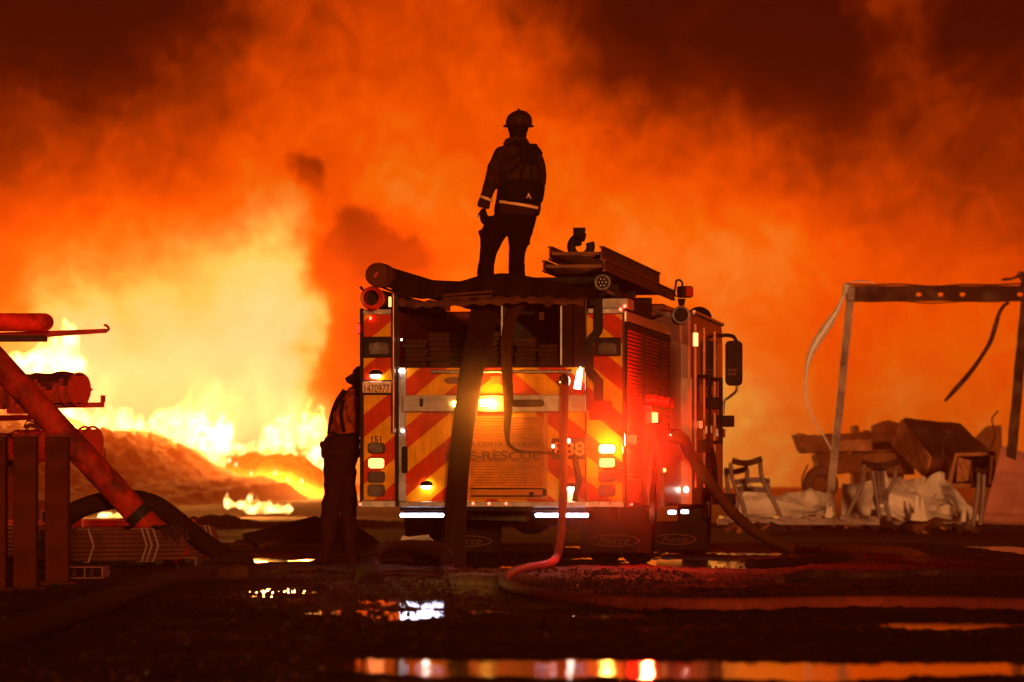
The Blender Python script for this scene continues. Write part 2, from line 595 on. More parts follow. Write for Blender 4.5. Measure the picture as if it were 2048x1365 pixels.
def build_ground():
    xs = np.clip(axis(-5.4, 5.4, .028, (-420, 420)), -420, 420)
    ys = np.concatenate([np.clip(axis(15.5, 24, .03, (-45, 23.9)), -45, 99)[:-1], np.arange(24, 34, .05), np.arange(34, 58, .1)])
    ys = ys[ys < 58]
    far, s, q = [], .1, 58.0
    while q < 425:
        far.append(q)
        s *= 1.22
        q += s
    ys = np.concatenate([np.unique(np.round(ys, 4)), far])
    X, Y = np.meshgrid(xs, ys)
    pool = np.zeros_like(X)
    wob = fbm(X * .9, Y * .35, 4, 5)
    for (a, b, r0, r1, k) in POOLS:
        y1, y0 = F * CAMH / (r0 - HZ), F * CAMH / (r1 - HZ)
        yc, hy = (y0 + y1) / 2, (y1 - y0) / 2
        x0, x1 = (a - 1024) / F * yc, (b - 1024) / F * yc
        xc, hx = (x0 + x1) / 2, (x1 - x0) / 2
        d = np.sqrt(((X - xc) / hx) ** 4 + ((Y - yc + wob * hy * 3.2) / hy) ** 4)
        pool = np.maximum(pool, k * np.clip(1.35 - d * .8, 0, 1))
    damp = np.zeros_like(X)
    for (a, b, r0, r1) in [(480, 1100, 1155, 1235), (1400, 1650, 1095, 1140)]:
        y1, y0 = F * CAMH / (r0 - HZ), F * CAMH / (r1 - HZ)
        yc = (y0 + y1) / 2
        x0, x1 = (a - 1024) / F * yc, (b - 1024) / F * yc
        dd = np.sqrt(((X - (x0 + x1) / 2) / (x1 - x0) * 2) ** 2 + ((Y - yc) / (y1 - y0) * 2) ** 2)
        damp = np.maximum(damp, .62 * np.clip(1.7 - dd * 1.1, 0, 1))
    near = np.clip((62 - Y) / 8, 0, 1) * np.clip((6.3 - np.abs(X)) / .8, 0, 1) * np.clip((Y - 13) / 2, 0, 1)
    skirt = np.zeros_like(X)
    for (a, b, r0, r1, k) in POOLS:
        y0 = F * CAMH / (r1 - HZ)
        x0, x1 = (a - 1024) / F * y0, (b - 1024) / F * y0
        xc, hx = (x0 + x1) / 2, (x1 - x0) / 2
        skirt = np.maximum(skirt, np.clip(1 - np.abs(Y - y0 + .4) / 2.0, 0, 1) * np.clip(1.4 - np.abs(X - xc) / hx, 0, 1))
    flat = 1 - .75 * np.clip(skirt * 1.5, 0, 1)
    Z = .004 + (.012 + fbm(X * .55, Y * .3, 3, 1) * .030 + fbm(X * 3.1, Y * 2.4, 4, 2) * .018) * flat
    peb = np.clip(vnoise(X * 15, Y * 12, 9) - .60, 0, 1) * 1.2 + np.clip(vnoise(X * 29, Y * 20, 12) - .55, 0, 1)
    Z = Z + peb * .028 * (.7 + .3 * flat)
    # wheel ruts running towards the engine
    rut = np.exp(-((X - .115 * (Y - 40) - 1.1) / .22) ** 2) + np.exp(-((X - .115 * (Y - 40) + .8) / .22) ** 2)
    Z = Z - rut * .012 * np.clip((42 - Y) / 4, 0, 1)
    grit = np.clip(vnoise(X * 21, Y * 10, 31) - .42, 0, 1) * np.clip(vnoise(X * 4, Y * 2.2, 37) - .25, 0, 1)
    Z = Z + grit * .055 * np.clip(pool * 2, 0, 1) * np.clip(1.3 - pool, .30, 1) - pool * .036
    Z = Z * near - .03 * (1 - near) + .85 * np.clip((Y - 290) / 100, 0, 1)
    nx, ny = len(xs), len(ys)
    me = bpy.data.meshes.new('ground')
    v = np.stack([X, Y, Z], -1).reshape(-1, 3)
    idx = np.arange(nx * ny).reshape(ny, nx)
    f = np.stack([idx[:-1, :-1], idx[:-1, 1:], idx[1:, 1:], idx[1:, :-1]], -1).reshape(-1, 4)
    me.vertices.add(len(v))
    me.vertices.foreach_set('co', v.ravel())
    me.loops.add(f.size)
    me.loops.foreach_set('vertex_index', f.ravel())
    me.polygons.add(len(f))
    me.polygons.foreach_set('loop_start', np.arange(0, f.size, 4))
    me.polygons.foreach_set('loop_total', np.full(len(f), 4))
    me.update(calc_edges=True)
    me.shade_smooth()
    wa = me.attributes.new('wet', 'FLOAT', 'POINT')
    wa.data.foreach_set('value', np.clip(damp, 0, 1).astype(np.float32).ravel())
    m = mat('wet dirt and asphalt', (.046, .014, .008), .85, 0, .6, 7.0, .9, 34, spec=.2)
    t = m.node_tree
    p = t.nodes['Principled BSDF']
    tc = [n for n in t.nodes if n.type == 'TEX_COORD'][0]
    dry = ramp(t, noise(t, tc.outputs['Object'], .55, 5, .6), [(.38, (.6,) * 3), (.6, (.95,) * 3)])
    at = N(t, 'ShaderNodeAttribute', attribute_name='wet')
    wet = ramp(t, M(t, 'MULTIPLY_ADD', noise(t, tc.outputs['Object'], 2.2, 4, .6), .6, M(t, 'SUBTRACT', at.outputs['Fac'], .3)), [(.38, (0,) * 3), (.72, (1,) * 3)])
    mr = N(t, 'ShaderNodeMix', data_type='FLOAT')
    t.links.new(wet, mr.inputs[0])
    t.links.new(dry, mr.inputs[2])
    mr.inputs[3].default_value = .38
    t.links.new(mr.outputs[0], p.inputs['Roughness'])
    t.links.new(M(t, 'MULTIPLY_ADD', wet, .10, .08), p.inputs['Specular IOR Level'])
    o = link('ground', me, m)
    o['kind'] = 'structure'
    return o


build_ground()

WATER = bpy.data.materials.new('dirty water')
WATER.use_nodes = True
_t = WATER.node_tree
_p = _t.nodes['Principled BSDF']
_p.inputs['Base Color'].default_value = (.012, .007, .005, 1)
_p.inputs['Roughness'].default_value = .04
_p.inputs['IOR'].default_value = 1.333
_bn = N(_t, 'ShaderNodeBump')
_bn.inputs['Strength'].default_value = .6
_bn.inputs['Distance'].default_value = .0022
_tc = N(_t, 'ShaderNodeTexCoord')
_rm = N(_t, 'ShaderNodeMapping')
_rm.inputs['Scale'].default_value = (13, 5, 1)
_t.links.new(_tc.outputs['Object'], _rm.inputs[0])
_t.links.new(noise(_t, _rm.outputs[0], 1.0, 4, .6), _bn.inputs['Height'])
_t.links.new(_bn.outputs[0], _p.inputs['Normal'])
pool_mb = MB()
pool_mb.add([(-6.4, 15.6, WATER_Z), (6.4, 15.6, WATER_Z), (6.4, 54, WATER_Z), (-6.4, 54, WATER_Z)], [(0, 1, 2, 3)])
struct('water', pool_mb, WATER)

# ------------------------------------------------------------------ the burning hill and the berm in front of it
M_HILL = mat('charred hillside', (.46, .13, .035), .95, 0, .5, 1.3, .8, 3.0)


def ridge_hill(name, Y, prof, depth_front, depth_back, seed, nz=110):
    """Terrain whose crest follows the profile (photo columns and rows) at distance Y."""
    px = np.array([p[0] for p in prof], float)
    py = np.array([p[1] for p in prof], float)
    cols = np.arange(px[0], px[-1] + .1, 4.0)
    rows = np.interp(cols, px, py)
    x = (cols - 1024) / F * Y
    h = CAMH + (HZ - rows) / F * Y
    h = h + fbm(x * .9, x * 0 + seed, 3, seed) * .5
    h[0] = h[-1] = -.3
    mb = MB()
    us = np.concatenate([np.linspace(-1, 0, nz), np.linspace(0, 1, 8)[1:]])
    vs = []
    for u in us:
        yy = Y + (u * depth_front if u < 0 else u * depth_back)
        fall = np.clip(1 - abs(u) ** 1.3, 0, 1)
        n = (fbm(x * .9, x * 0 + yy * .35, 4, seed + 3) * 1.1 + np.abs(fbm(x * 2.3, x * 0 + yy * .9, 3, seed + 8)) * .9) * (1 - u * u if u < 0 else 1 - u) * np.clip(h / 3, 0, 1) * min(1, abs(u) * 12)
        zz = h * fall + n - .35 * abs(u)
        vs += [(a, yy, b) for a, b in zip(x, zz)]
    w = len(x)
    fs = [(j * w + i, j * w + i + 1, (j + 1) * w + i + 1, (j + 1) * w + i) for j in range(len(us) - 1) for i in range(w - 1)]
    mb.add(vs, fs)
    return struct(name, mb, M_HILL, True)


HILL1 = [(-500, 780), (-200, 785), (0, 800), (100, 820), (130, 832), (170, 852), (215, 868), (255, 866), (285, 864), (310, 872), (340, 880), (375, 892), (400, 905), (430, 925), (460, 938), (500, 956), (530, 952), (575, 970), (620, 1000), (660, 1020)]
HILL2 = [(250, 900), (330, 890), (420, 908), (470, 906), (520, 902), (560, 897), (600, 893), (630, 905), (650, 925), (700, 960), (760, 990)]
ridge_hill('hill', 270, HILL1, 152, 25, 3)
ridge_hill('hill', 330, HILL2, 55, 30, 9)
M_BERM = mat('dark spoil', (.045, .022, .016), .95, 0, .5, 2.0, .8, 6.0)


def berm(name, Y, prof, depth, seed):
    mb = MB()
    px = np.array([p[0] for p in prof], float)
    cols = np.arange(px[0], px[-1] + .1, 3.0)
    x = (cols - 1024) / F * Y
    h = CAMH + (HZ - np.interp(cols, px, [p[1] for p in prof])) / F * Y + fbm(x * 5, x * 0, 4, seed) * .10
    h[0] = h[-1] = -.05
    us = np.linspace(-1, 1, 23)
    vs = []
    for u in us:
        zz = h * (1 - abs(u) ** 1.4) + fbm(x * 3, x * 0 + u * depth * 3, 3, seed + 1) * .12 * (1 - u * u) - .02
        vs += [(a, Y + u * depth, b) for a, b in zip(x, zz)]
    w = len(x)
    fs = [(j * w + i, j * w + i + 1, (j + 1) * w + i + 1, (j + 1) * w + i) for j in range(len(us) - 1) for i in range(w - 1)]
    mb.add(vs, fs)
    return struct(name, mb, M_BERM, True)


berm('terrain', 84, [(-60, 1048), (200, 1040), (360, 1036), (420, 1030), (470, 1033), (520, 1040), (570, 1041), (600, 1042), (640, 1038), (700, 1040), (1000, 1045), (1400, 1046), (1500, 1050)], 3.0, 21)
berm('terrain', 58, [(470, 1085), (510, 1075), (545, 1066), (580, 1052), (615, 1040), (645, 1033), (690, 1030), (730, 1060), (760, 1085)], 1.6, 33)

# ------------------------------------------------------------------ flames
FLAME = bpy.data.materials.new('flame')
FLAME.use_nodes = True
_t = FLAME.node_tree
_t.nodes.clear()
_lw = N(_t, 'ShaderNodeLayerWeight')
_lw.inputs['Blend'].default_value = .5
_tc = N(_t, 'ShaderNodeTexCoord')
_f = M(_t, 'SUBTRACT', 1.0, _lw.outputs['Facing'])
_n = noise(_t, _tc.outputs['Object'], 1.6, 4, .6)
_a = ramp(_t, M(_t, 'MULTIPLY', _f, M(_t, 'ADD', _n, .6)), [(.06, (0,) * 3), (.85, (1,) * 3)])
_e = N(_t, 'ShaderNodeEmission')
_t.links.new(ramp(_t, _f, [(.1, (1, .36, .03)), (.55, (1, .62, .16)), (.9, (1, .78, .38))]), _e.inputs['Color'])
_e.inputs['Strength'].default_value = 3.6
_tr = N(_t, 'ShaderNodeBsdfTransparent')
_mx = N(_t, 'ShaderNodeMixShader')
_t.links.new(_a, _mx.inputs[0])
_t.links.new(_tr.outputs[0], _mx.inputs[1])
_t.links.new(_e.outputs[0], _mx.inputs[2])
_o = N(_t, 'ShaderNodeOutputMaterial')
_t.links.new(_mx.outputs[0], _o.inputs['Surface'])


def tongue(mb, p, w, h, lean, rnd):
    rings, n = [], 7
    ph = rnd.uniform(0, 6)
    for i in range(n + 1):
        u = i / n
        r = w * (math.sin(math.pi * min(1, .28 + u * .72)) ** .8 + .02) * (1 - u * .35)
        s = math.sin(u * 5 + ph) * w * .35 * u
        rings.append(((p[0] + lean * u * h + s, p[1] + rnd.uniform(-.1, .1) * w, p[2] - .12 * h + h * u * 1.12), r, r * .8))
    mb.loft(rings, 10)


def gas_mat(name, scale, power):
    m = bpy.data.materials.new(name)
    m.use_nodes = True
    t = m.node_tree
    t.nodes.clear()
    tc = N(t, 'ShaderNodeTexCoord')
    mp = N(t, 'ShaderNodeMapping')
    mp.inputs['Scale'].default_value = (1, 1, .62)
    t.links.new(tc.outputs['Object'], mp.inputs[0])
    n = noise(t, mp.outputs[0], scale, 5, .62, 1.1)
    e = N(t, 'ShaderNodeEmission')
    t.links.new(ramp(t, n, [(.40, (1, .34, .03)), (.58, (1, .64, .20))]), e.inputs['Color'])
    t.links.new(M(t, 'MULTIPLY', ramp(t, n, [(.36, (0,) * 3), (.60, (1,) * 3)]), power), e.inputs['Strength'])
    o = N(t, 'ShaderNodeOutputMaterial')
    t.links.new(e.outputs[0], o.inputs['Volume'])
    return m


GAS = gas_mat('burning gas', .95, 9.0)
GLOW = gas_mat('emissive smoke glow', .22, .16)  # firelit smoke imitated by emission, not flame
GAS_S = gas_mat('small flames', 3.5, 40)


def fire(name, Y, spine, wid, hgt, count, seed, label, lean=.25, group=None, m=None):
    """Flames or an added glow along a line of the photograph at distance Y: one body of glowing gas; wid and hgt in its pixels."""
    rnd = random.Random(seed)
    mb = MB()
    L = [W(a, b, Y) for a, b in spine]
    seg = [(L[i + 1] - L[i]).length for i in range(len(L) - 1)]
    tot = sum(seg)
    s = Y / F
    for k in range(count):
        d = tot * (k + rnd.uniform(.1, .9)) / count
        i = 0
        while i < len(seg) - 1 and d > seg[i]:
            d -= seg[i]
            i += 1
        p = L[i].lerp(L[i + 1], min(1, d / seg[i]))
        r = wid * s * rnd.uniform(.65, 1.4) * .5
        h = hgt * s * 1.3 * (.35 + 1.2 * vnoise(np.array([k * .45 + seed]), np.array([seed * 1.7]), seed)[0] ** 1.2)
        mb.ell(p + Vector((0, 0, h * .15)), (r * 1.2, r, h * .5 + r * .3), 12, 8)
        tongue(mb, p + Vector((rnd.uniform(-.5, .5) * r, 0, 0)), r, h * rnd.uniform(.8, 1.5), lean * rnd.uniform(.2, 1.6), rnd)
    # fuse into one closed skin
    o = link(name, mb.mesh(name), m or GAS)
    q = o.modifiers.new('skin', 'REMESH')
    q.mode = 'VOXEL'
    q.voxel_size = max(.03, wid * s * .12)
    q = o.modifiers.new('smooth', 'SMOOTH')
    q.iterations = 3
    me = bpy.data.meshes.new_from_object(o.evaluated_get(bpy.context.evaluated_depsgraph_get()))
    o.modifiers.clear()
    o.data = me
    if not me.materials:
        me.materials.append(m or GAS)
    o['kind'] = 'stuff'
    return o


fire('flames', 305, [(60, 800), (150, 830), (240, 850), (330, 850), (420, 868)], 150, 120, 12, 21, '', m=GLOW)  # glow layer of firelit smoke added above the flames
fire('flames', 330, [(420, 880), (500, 880), (570, 870), (630, 880)], 120, 110, 9, 22, '', m=GLOW)  # second added glow layer, emissive smoke rather than flame
fire('flames', 277, [(20, 735), (70, 740), (100, 730), (140, 745)], 44, 52, 14, 1, '')
fire('flames', 277, [(110, 835), (150, 846), (215, 866), (258, 862), (282, 866)], 26, 34, 26, 2, '')
fire('flames', 300, [(318, 850), (350, 856), (390, 866), (412, 885), (440, 903)], 38, 44, 26, 3, '')
fire('flames', 300, [(400, 868), (430, 876), (455, 868)], 30, 30, 8, 4, '')
fire('flames', 268, [(345, 880), (372, 890), (400, 903), (424, 918), (446, 928)], 17, 17, 14, 5, '')
fire('flames', 320, [(440, 905), (485, 903), (520, 902)], 20, 14, 9, 6, '')
fire('flames', 318, [(528, 902), (560, 892), (590, 890), (615, 892), (640, 905)], 36, 52, 18, 7, '')
fire('flames', 316, [(600, 955), (625, 950), (645, 930), (650, 905)], 32, 30, 14, 8, '')
fire('flames', 110, [(452, 1010), (480, 1012), (505, 1020), (540, 1020), (580, 1022)], 15, 14, 20, 9, '', m=GAS_S)
fire('flames', 110, [(200, 1040), (235, 1036), (285, 1040)], 20, 18, 9, 10, '', m=GAS_S)
for k, (a, b, w) in enumerate([(295, 866, 11), (319, 868, 9), (336, 876, 9), (428, 914, 8), (437, 916, 9), (458, 924, 9), (549, 950, 9), (603, 966, 8), (350, 884, 8), (362, 890, 9), (384, 896, 8), (412, 908, 8), (472, 932, 7), (502, 950, 7), (575, 962, 7), (250, 872, 8), (228, 872, 8), (470, 1000, 7), (498, 996, 7), (536, 1008, 7), (560, 1006, 6)]):
    e = MB()
    q = W(a, b, 262)
    tongue(e, q, w * .5 * 262 / F, w * 1.1 * 262 / F, .1, random.Random(k))
    e = obj('flames', e, FLAME, None, True, auto=False)
    e['kind'] = 'stuff'

# the fire's own light, one lamp in the heart of each stretch of flames
for k, (px, py, Y, e) in enumerate([(90, 720, 272, 90000), (215, 815, 262, 110000), (390, 815, 282, 160000), (560, 850, 290, 130000), (515, 1000, 110, 3500), (235, 1022, 110, 2500)]):
    d_ = bpy.data.lights.new('fire_light', 'POINT')
    d_.energy = e
    d_.color = (1, .33, .05)
    d_.shadow_soft_size = 2.0
    o_ = bpy.data.objects.new('fire_light', d_)
    COL.objects.link(o_)
    o_.location = W(px, py, Y)

# stones and grit lying loose on the near yard
rnd = random.Random(3)
gv = MB()
for k in range(4500):
    y = 15.8 + 24 * rnd.random() ** 1.4
    x = rnd.uniform(-.125, .125) * y
    if k >= 1500:
        y, x = rnd.uniform(28, 38.5), rnd.uniform(-2.0, 1.5)
    if y < 20.2 and x > -.75 or abs(y - 23.7) < 1.3 and x > 1.6:
        continue
    r = rnd.uniform(.007, .018) * (1.6 if rnd.random() < .08 else 1)
    n = 6
    vs = [(x + r * rnd.uniform(.6, 1.3) * math.cos(6.28 * j / n), y + r * rnd.uniform(.6, 1.3) * math.sin(6.28 * j / n), .004) for j in range(n)]
    vs += [(x + .55 * r * rnd.uniform(.5, 1.2) * math.cos(6.28 * j / n + .4), y + .5 * r * math.sin(6.28 * j / n), .012 + r * rnd.uniform(.5, 1.3)) for j in range(n)]
    gv.add(vs, [(j, (j + 1) % n, n + (j + 1) % n, n + j) for j in range(n)] + [tuple(range(n, 2 * n))])
go = obj('gravel', gv, mat('wet gravel', (.042, .013, .008), .8, 0, .6, 20, spec=.05))
go['kind'] = 'stuff'

# ------------------------------------------------------------------ smoky air
air = MB()
air.b(-440, 440, -60, 440, -1.2, 17.0)
haze_m = bpy.data.materials.new('smoky air')
haze_m.use_nodes = True
_t = haze_m.node_tree
_t.nodes.clear()
_v = N(_t, 'ShaderNodeVolumePrincipled')
_v.inputs['Color'].default_value = (1.0, .25, .06, 1)
_v.inputs['Density'].default_value = .0014
_v.inputs['Anisotropy'].default_value = .35
_o = N(_t, 'ShaderNodeOutputMaterial')
_t.links.new(_v.outputs[0], _o.inputs['Volume'])
hz = obj('haze', air, haze_m)
hz['kind'] = 'stuff'


# banks of thicker smoke: low over the hillside, and among the wreckage at the right
def puff_mat(name, c, r, density, col):
    """Smoke that thins out from the middle of its ellipsoid to nothing at the rim."""
    m = bpy.data.materials.new(name)
    m.use_nodes = True
    t = m.node_tree
    t.nodes.clear()
    tc = N(t, 'ShaderNodeTexCoord')
    q = VM(t, 'MULTIPLY_ADD', tc.outputs['Object'], tuple(1 / a for a in r), tuple(-a / b for a, b in zip(c, r)))
    k = M(t, 'SUBTRACT', 1.0, VM(t, 'DOT_PRODUCT', q, q, out=1), clamp=True)
    n = noise(t, tc.outputs['Object'], 2.2 / max(r), 3, .55)
    v = N(t, 'ShaderNodeVolumePrincipled')
    v.inputs['Color'].default_value = tuple(col) + (1,)
    t.links.new(M(t, 'MULTIPLY', M(t, 'MULTIPLY', M(t, 'MULTIPLY', k, k), M(t, 'MULTIPLY_ADD', n, 1.2, .4)), density), v.inputs['Density'])
    o = N(t, 'ShaderNodeOutputMaterial')
    t.links.new(v.outputs[0], o.inputs['Volume'])
    return m


def smoke_bank(c, r, density, col):
    o = obj('smoke', MB().ell(c, r, 32, 20), puff_mat('smoke bank', c, r, density, col), None, True, auto=False)
    o['kind'] = 'stuff'


smoke_bank((-23, 228, .6), (25, 38, 7.2), .017, (1, .46, .15))
smoke_bank((8.6, 93.5, .6), (9.0, 6.5, 4.0), .085, (1, .40, .12))

# ================================================================== the fire engine
TH = R(8.15)
CS, SN = math.cos(TH), math.sin(TH)
OX, OY = -.19, 40.0


def T(px, py, L):
    """Point of the photograph on the engine's own plane L metres ahead of its tail, in the engine's axes."""
    u = (px - 1024) / F
    x = (u * (OY + L * CS) - OX - L * SN) / (CS + u * SN)
    Y = OY - x * SN + L * CS
    return Vector((x, L, CAMH + (HZ - py) / F * Y))


def S(px, py, x):
    """The same on the lengthwise plane x metres to the right of the engine's middle."""
    u = (px - 1024) / F
    L = (OX + x * CS - u * (OY - x * SN)) / (u * CS - SN)
    Y = OY - x * SN + L * CS
    return Vector((x, L, CAMH + (HZ - py) / F * Y))


def to_world(p):
    return Vector((OX + p[0] * CS + p[1] * SN, OY - p[0] * SN + p[1] * CS, p[2]))


M_RED = mat('fire engine paint', (.20, .018, .008), .35, 0, .3, 3, coat=.4, dirt=((.05, .02, .012), .6))
M_DARK = mat('black trim', (.018, .014, .012), .5, 0, .4, 12)
M_CHASSIS = mat('chassis black', (.02, .013, .01), .7, .2, .4, 6)
M_RUBBER = mat('tyre rubber', (.018, .015, .014), .8, 0, .35, 14, .3, 60)
M_ALU = mat('brushed aluminium', (.45, .42, .40), .35, .8, .25, 14)
M_CHROME = mat('chrome', (.62, .58, .54), .14, 1, .15, 8)
M_SHUT = mat('shutter aluminium', (.52, .17, .025), .5, .1, .2, 5, dirt=((.12, .06, .03), .5))
M_SHUT_SIDE = mat('red shutter', (.24, .05, .016), .42, .2, .25, 4, dirt=((.14, .03, .012), .7))
M_CHEV = chevron_mat()
M_PLATE = plate_mat()
M_PLATE_D = plate_mat('dull tread plate', (.26, .17, .13), .42)
M_RAIL = mat('dull rail', (.24, .085, .04), .3, .6, .3, 8)
M_BED = mat('hose bed lining', (.028, .009, .005), .85, 0, .4, 7)
M_HOSE_OLD = mat('old hose jacket', (.045, .018, .008), .9, 0, .35, 18, .3, 160)
M_TARP = mat('vinyl bed cover', (.016, .005, .004), .75, 0, .35, 5, .3, 14)
M_FLAP = mat('dusty vinyl', (.085, .026, .012), .8, 0, .45, 9, .4, 30)
M_GLASS = mat('dark cab glass', (.012, .006, .005), .07, 0, .3, 4)
M_LENS = mat('dark red lens', (.045, .004, .002), .09, 0, .3, 20, .3, 200)
M_LENS_BROWN = mat('smoked amber lens', (.060, .014, .004), .09, 0, .3, 20, .3, 200)
M_CAP = mat('dull end cap', (.10, .022, .010), .5, 0, .3, 12)
M_SUCTION = mat('red hose end', (.55, .022, .010), .4, 0, .3, 12)
M_SUCTION_BODY = mat('black suction hose', (.03, .012, .01), .7, 0, .3, 8)
L_AMBER = lamp('lit amber lamp', (1, .50, .06), 34)
L_RED = led_lamp('lit red lamp', (1, .22, .05), 9)
L_REDDOT = lamp('red marker', (1, .06, .03), 14)
L_WHITE = lamp('lit white lamp', (1, .93, .78), 30)
L_LED = led_lamp('ground light', (.74, .72, 1), 46, .018)
L_FLASH = lamp('red flasher', (1, .012, .004), 7)
L_STRIP = lamp('glowing orange strip', (1, .45, .12), 3.2)

engine = thing('fire_engine', 'red fire engine with chevron striped tail parked facing the fire', 'fire engine', (OX, OY, 0), -TH)
E_ = engine


def rc(px0, px1, py0, py1, L):
    a, b = T(px0, py1, L), T(px1, py0, L)
    return a.x, b.x, a.z, b.z


def plate(name, px0, px1, py0, py1, L0, L1, m, bevel=.004, parent=None, label=None):
    x0, x1, z0, z1 = rc(px0, px1, py0, py1, L0)
    return obj(name, MB().b(x0, x1, L0, L1, z0, z1), m, parent or E_, bevel=bevel, label=label)


def rplate(name, px0, px1, py0, py1, L0, L1, r, m, parent=None, label=None):
    x0, x1, z0, z1 = rc(px0, px1, py0, py1, L0)
    return obj(name, MB().rrect(x0, x1, z0, z1, L0, L1, r), m, parent or E_, bevel=.003, label=label)


XR, XL = 1.262, -1.268
ZB, ZT = T(1200, 1014, 0).z, T(1200, 622, 0).z
ARC_L, ARC_Z, ARC_R = 2.72, .52, .70

# ---- body sides: behind, over and ahead of the wheel arch
for nm, x0, x1 in (('body_side', XL + .012, -.90), ('body_side', .905, XR - .012)):
    mb = MB()
    prof = [(.02, ZB), (ARC_L - ARC_R, ZB)]
    for i in range(0, 13):
        a = math.pi - math.pi * i / 12
        prof.append((ARC_L + ARC_R * math.cos(a), max(ZB + .001, ARC_Z + ARC_R * math.sin(a))))
    prof += [(4.0, ZB), (4.0, ZT), (.02, ZT)]
    mb.prism(prof, x0, x1, 'yz')
    obj(nm, mb, M_RED, E_)
    w = x1 if x1 > 0 else x0
    tr = MB().tube([(w, ARC_L + (ARC_R - .01) * math.cos(R(a)), ARC_Z + (ARC_R - .01) * math.sin(R(a))) for a in range(4, 177, 9)], .032, 8)
    obj('wheel_arch', tr, M_ALU if x1 > 0 else M_DARK, E_, True)

# ---- hose bed walls, floor, dividers
ZF = T(1000, 731, 0).z
obj('hose_bed_floor', MB().b(-.895, .90, .03, 3.6, ZF - .03, ZF), M_BED, E_)
obj('hose_bed_back', MB().b(-.895, .90, 3.45, 3.5, ZF + .001, 2.42), M_BED, E_)
for px in (1003.5, 1122):
    x = T(px, 700, 0).x
    obj('divider', MB().b(x - .008, x + .008, .01, 3.3, ZF + .001, T(1000, 612, 0).z), M_ALU, E_)
plate('corner_post', 1148, 1171, 596, 735, -.01, .06, M_BED)
plate('corner_post', 1122, 1146, 590, 735, .02, .06, M_BED)

# ---- tail: lower box, skin, corner panels
obj('tail_box', MB().b(-.898, .903, .03, 3.9, ZB + .004, ZF - .032), M_RED, E_)
x0, x1, z0, z1 = rc(812, 1172, 735, 1004, .022)
obj('tail_panel', MB().b(x0, x1, .012, .028, z0, z1), M_CHEV, E_, bevel=.003)
lp = plate('corner_panel', 727, 790, 629, 1001, -.004, .018, M_CHEV)
rp = plate('corner_panel', 1172, 1245, 628, 1003, -.004, .018, M_CHEV)
plate('edge_trim', 719.5, 727, 617, 1014, -.016, .03, M_DARK)
plate('edge_trim', 1244.6, 1249.5, 622, 1012, -.012, .04, M_CHROME)
plate('edge_trim', 1170, 1173.5, 596, 1012, -.03, .02, M_CHROME)
plate('edge_trim', 789.5, 796, 588, 1013, -.012, .03, M_DARK)
plate('top_plate', 720, 789, 619, 629.5, -.014, .3, M_PLATE)
plate('top_plate', 1176, 1247, 617, 627.6, -.014, .3, M_PLATE)
plate('kick_strip', 722, 790, 1002, 1015, -.02, .012, M_ALU)
ks = plate('kick_strip', 1172.6, 1247, 1003.6, 1014.5, -.02, .012, M_ALU)
for px in (1197, 1220):
    p = T(px, 1008, -.022)
    obj('bolt', MB().cyl(p, p + Vector((0, .012, 0)), .009, n=8), M_DARK, ks)
for px, py in ((741, 633), (1241, 619), (1249, 613)):
    p = T(px, py + (4 if py > 630 else 0), -.03)
    obj('marker_light', MB().ell(p, (.013, .013, .016)), L_REDDOT, E_, True)
plate('roof_box', 1203, 1256, 597, 617, 0, .5, M_PLATE)
# recessed strip beside the left corner, lit by a small lamp at its top
plate('tread_strip', 797, 811.5, 735, 1003, -.004, .012, M_PLATE)
p = T(803, 742, -.03)
obj('strip_lamp', MB().ell(p, (.026, .02, .02)), L_WHITE, E_, True)
p = T(805, 862, -.02)
obj('strip_lamp', MB().ell(p, (.012, .012, .012)), L_WHITE, E_, True)
p = T(803, 680, -.01)
obj('strip_lamp', MB().ell(p, (.007, .007, .009)), L_WHITE, E_, True)
# recessed oblong handle in the tread strip
rplate('grab_recess', 803, 815, 893, 947, -.014, .0, .02, M_DARK)

# ---- rivets round the striped sheets
rv = MB()
for (a, b, c, d) in ((815, 1168, 739, 785), (815, 932, 829, 1000), (1099, 1168, 829, 1000), (730, 783, 634, 670), (730, 783, 795, 996), (1176, 1242, 634, 670), (1176, 1242, 845, 998)):
    p, q = T(a, d, -.004), T(b, c, -.004)
    for k in range(int((q.x - p.x) / .11) + 1):
        for z in (p.z, q.z):
            rv.ell((p.x + (q.x - p.x) * k / max(1, int((q.x - p.x) / .11)), -.006, z), (.007, .006, .007), 6, 4)
    for k in range(1, int((q.z - p.z) / .13)):
        for x in (p.x, q.x):
            rv.ell((x, -.006, p.z + (q.z - p.z) * k / int((q.z - p.z) / .13)), (.007, .006, .007), 6, 4)
rv = obj('rivet', rv, M_ALU, E_, True)
rv['kind'] = 'stuff'

# ---- grab rails
mb = MB()
a, b = T(786.5, 588, -.07), T(786.5, 866, -.07)
mb.cyl(a, b, .019, n=12)
for q in (a + Vector((0, 0, -.03)), b + Vector((0, 0, .03))):
    mb.cyl(q, q + Vector((0, .085, 0)), .022, n=10)
obj('grab_rail', mb, M_RAIL, E_, True)
mb = MB()
a, b = T(866, 743.5, -.06), T(1141, 743.5, -.06)
mb.cyl(a, b, .014, n=12)
for q in (a, b, a.lerp(b, .5)):
    mb.cyl(q - Vector((.012, 0, 0)), q + Vector((.012, 0, 0)), .022, n=10)
    mb.cyl(q, q + Vector((0, .075, 0)), .012, n=8)
obj('grab_rail', mb, M_ALU, E_, True)

